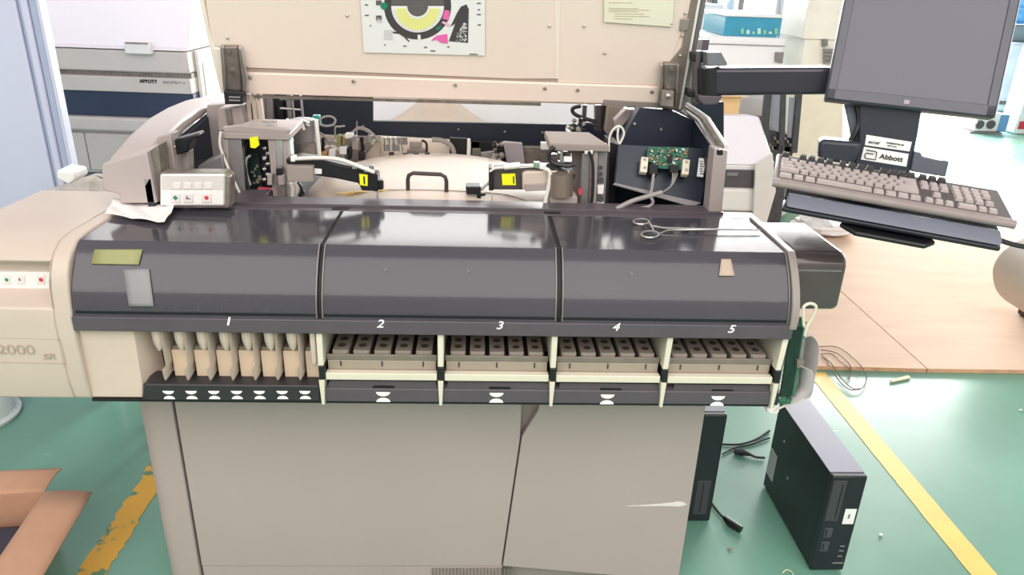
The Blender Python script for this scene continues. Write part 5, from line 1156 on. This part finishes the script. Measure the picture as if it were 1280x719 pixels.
o = MB().prism([WZ(962, 270, .021), WZ(985, 262, .021), WZ(982, 268, .021), WZ(965, 276, .021)], V(.02, .05, .16)).build('white_foam_block', mat('foam_white', (232, 230, 228), .6), None); tag(o, 'white foam wedge standing at the plywood edge', 'foam block')
# rounded machine end, right edge
t = thing('rounded_machine', 'grey rounded end of another machine at the right edge', 'laboratory machine', (3.0, 3.6, 0))
pts_ = smooth([W(1376, 315, 3.2), W(1336, 319, 3.2), W(1308, 333, 3.2), W(1292, 351, 3.2), W(1286, 369, 3.2), W(1290, 391, 3.2), W(1302, 405, 3.2), W(1326, 420, 3.2), W(1376, 437, 3.2)], 5)
pts_ = [V(p.x, p.y, max(p.z, .08)) for p in pts_]
MB().prism(pts_ + [V(3.8, 3.2, pts_[-1].z), V(3.8, 3.2, pts_[0].z)], (0, .3, 0)).build('rounded_body', mat('stone_grey', (186, 178, 166), .5), t, .03, 4)
MB().box((2.85, 3.22, 0.021), (3.8, 3.46, pts_[-1].z + .02)).build('machine_base', CHARD, t, .01)
# far device on floor, right machine
t = thing('floor_device', 'small blue and white device on the far floor below the monitor corner', 'device', W(1238, 165, 8.7))
pd_ = WZ(1238, 166, 0); x0, x1 = W(1218, 160, 8.6).x, W(1248, 160, 8.6).x
MB().box((x0, 8.6, .02), (x1, 8.9, .24)).build('body', BW, t, .02); MB().box((x1, 8.62, .02), (x1 + .12, 8.9, .22)).build('side', mat('blue_side', (110, 160, 215), .4), t, .01); MB().box((x0 - .05, 8.58, 0), (x1 + .05, 8.92, .02)).build('base', GREYW, t)
for px in (1224, 1238): MB().tube([W(px, 156, 8.6), W(px, 156, 8.6) + V(0, -.02, 0)], .05, 14).build('dial', CHAR, t)
t = thing('blue_grey_machine', 'blue-grey machine with a blue bag holder right of the monitor', 'laboratory machine', (6.5, 8.2, 0))
a, b2 = boxpx(1266, 1420, 52, 9.6, .8); 
MB().box((a[0], 9.6, .1), (b2[0], 10.4, b2[2] - .02)).build('body', mat('blue_grey_case', (170, 182, 198), .4, noise=.1, scale=4), t, .03); MB().box((a[0], 9.62, 0), (b2[0], 10.3, .1)).build('plinth', mat('teal_grey', (110, 130, 138), .4), t)
MB().box((a[0] + .05, 9.58, .2), (a[0] + .5, 9.6, .24)).build('base_slot', CHAR, t)
MB().box((a[0] + .05, 9.8, b2[2] - .02), (b2[0], 10.3, b2[2] + .18)).build('upper_housing', mat('teal_grey', (110, 130, 138), .4), t, .02)
o = lump((W(1276, 44, 9.9).x, 10.0, b2[2] + .31), (.24, .16, .20), mat('blue_plastic', (90, 160, 225), .35), 'blue_bag', 'bright blue plastic bag on the blue-grey machine', 'plastic bag', .12, 8)
t = thing('white_column', 'white upright column with a red sticker at the right edge', 'column', W(1278, 168, 7.0)); a, b2 = boxpx(1300, 1350, 60, 8.6, .3)
MB().box(a, b2).build('body', BW, t, .02); MB().box((a[0] + .02, 8.595, W(1276, 162, 8.6).z), (a[0] + .2, 8.6, W(1276, 152, 8.6).z)).build('red_sticker', RED, t)

# ================================================================== LIGHT
wd = bpy.data.worlds.new('world'); SC.world = wd; wd.use_nodes = True; N = wd.node_tree.nodes; L = wd.node_tree.links
bg = N['Background']; tcw = N.new('ShaderNodeTexCoord'); sep = N.new('ShaderNodeSeparateXYZ'); L.new(tcw.outputs['Generated'], sep.inputs[0])
mr = N.new('ShaderNodeMapRange'); mr.inputs[1].default_value = 0; mr.inputs[2].default_value = 1; mr.inputs[3].default_value = 1.0; mr.inputs[4].default_value = 8
pw = N.new('ShaderNodeMath'); pw.operation = 'POWER'; pw.inputs[1].default_value = 6; mx_ = N.new('ShaderNodeMath'); mx_.operation = 'MAXIMUM'; mx_.inputs[1].default_value = 0
L.new(sep.outputs['Y'], mx_.inputs[0]); L.new(mx_.outputs[0], pw.inputs[0]); L.new(pw.outputs[0], mr.inputs[0])
mz = N.new('ShaderNodeMapRange'); mz.inputs[1].default_value = .1; mz.inputs[2].default_value = 1; mz.inputs[3].default_value = 1.0; mz.inputs[4].default_value = .5; L.new(sep.outputs['Z'], mz.inputs[0])
mm = N.new('ShaderNodeMath'); mm.operation = 'MULTIPLY'; L.new(mr.outputs[0], mm.inputs[0]); L.new(mz.outputs[0], mm.inputs[1]); L.new(mm.outputs[0], bg.inputs['Strength']); bg.inputs['Color'].default_value = (1, .985, .965, 1)
def area(name, loc, rot, sx_, sy_, e, col=(1, 1, 1)):
    ld = bpy.data.lights.new(name, 'AREA'); ld.shape = 'RECTANGLE'; ld.size = sx_; ld.size_y = sy_; ld.energy = e; ld.color = col
    o = bpy.data.objects.new(name, ld); COL.objects.link(o); o.location = loc; o.rotation_euler = rot; return o
area('window_light', (5.5, 12.6, 2.6), (math.radians(-70), 0, 0), 9, 2.6, 3400, (1, .99, .97))
area('front_fill_light', (0, -2.2, 4.0), (math.radians(35), 0, 0), 9, 4, 380, (1, .94, .91))  # broad soft fill added above and behind the camera to brighten the front
SC.view_settings.view_transform = 'Standard'; SC.view_settings.look = 'None'; SC.view_settings.exposure = -.05; SC.view_settings.gamma = 1; SC.view_settings.use_curve_mapping = False
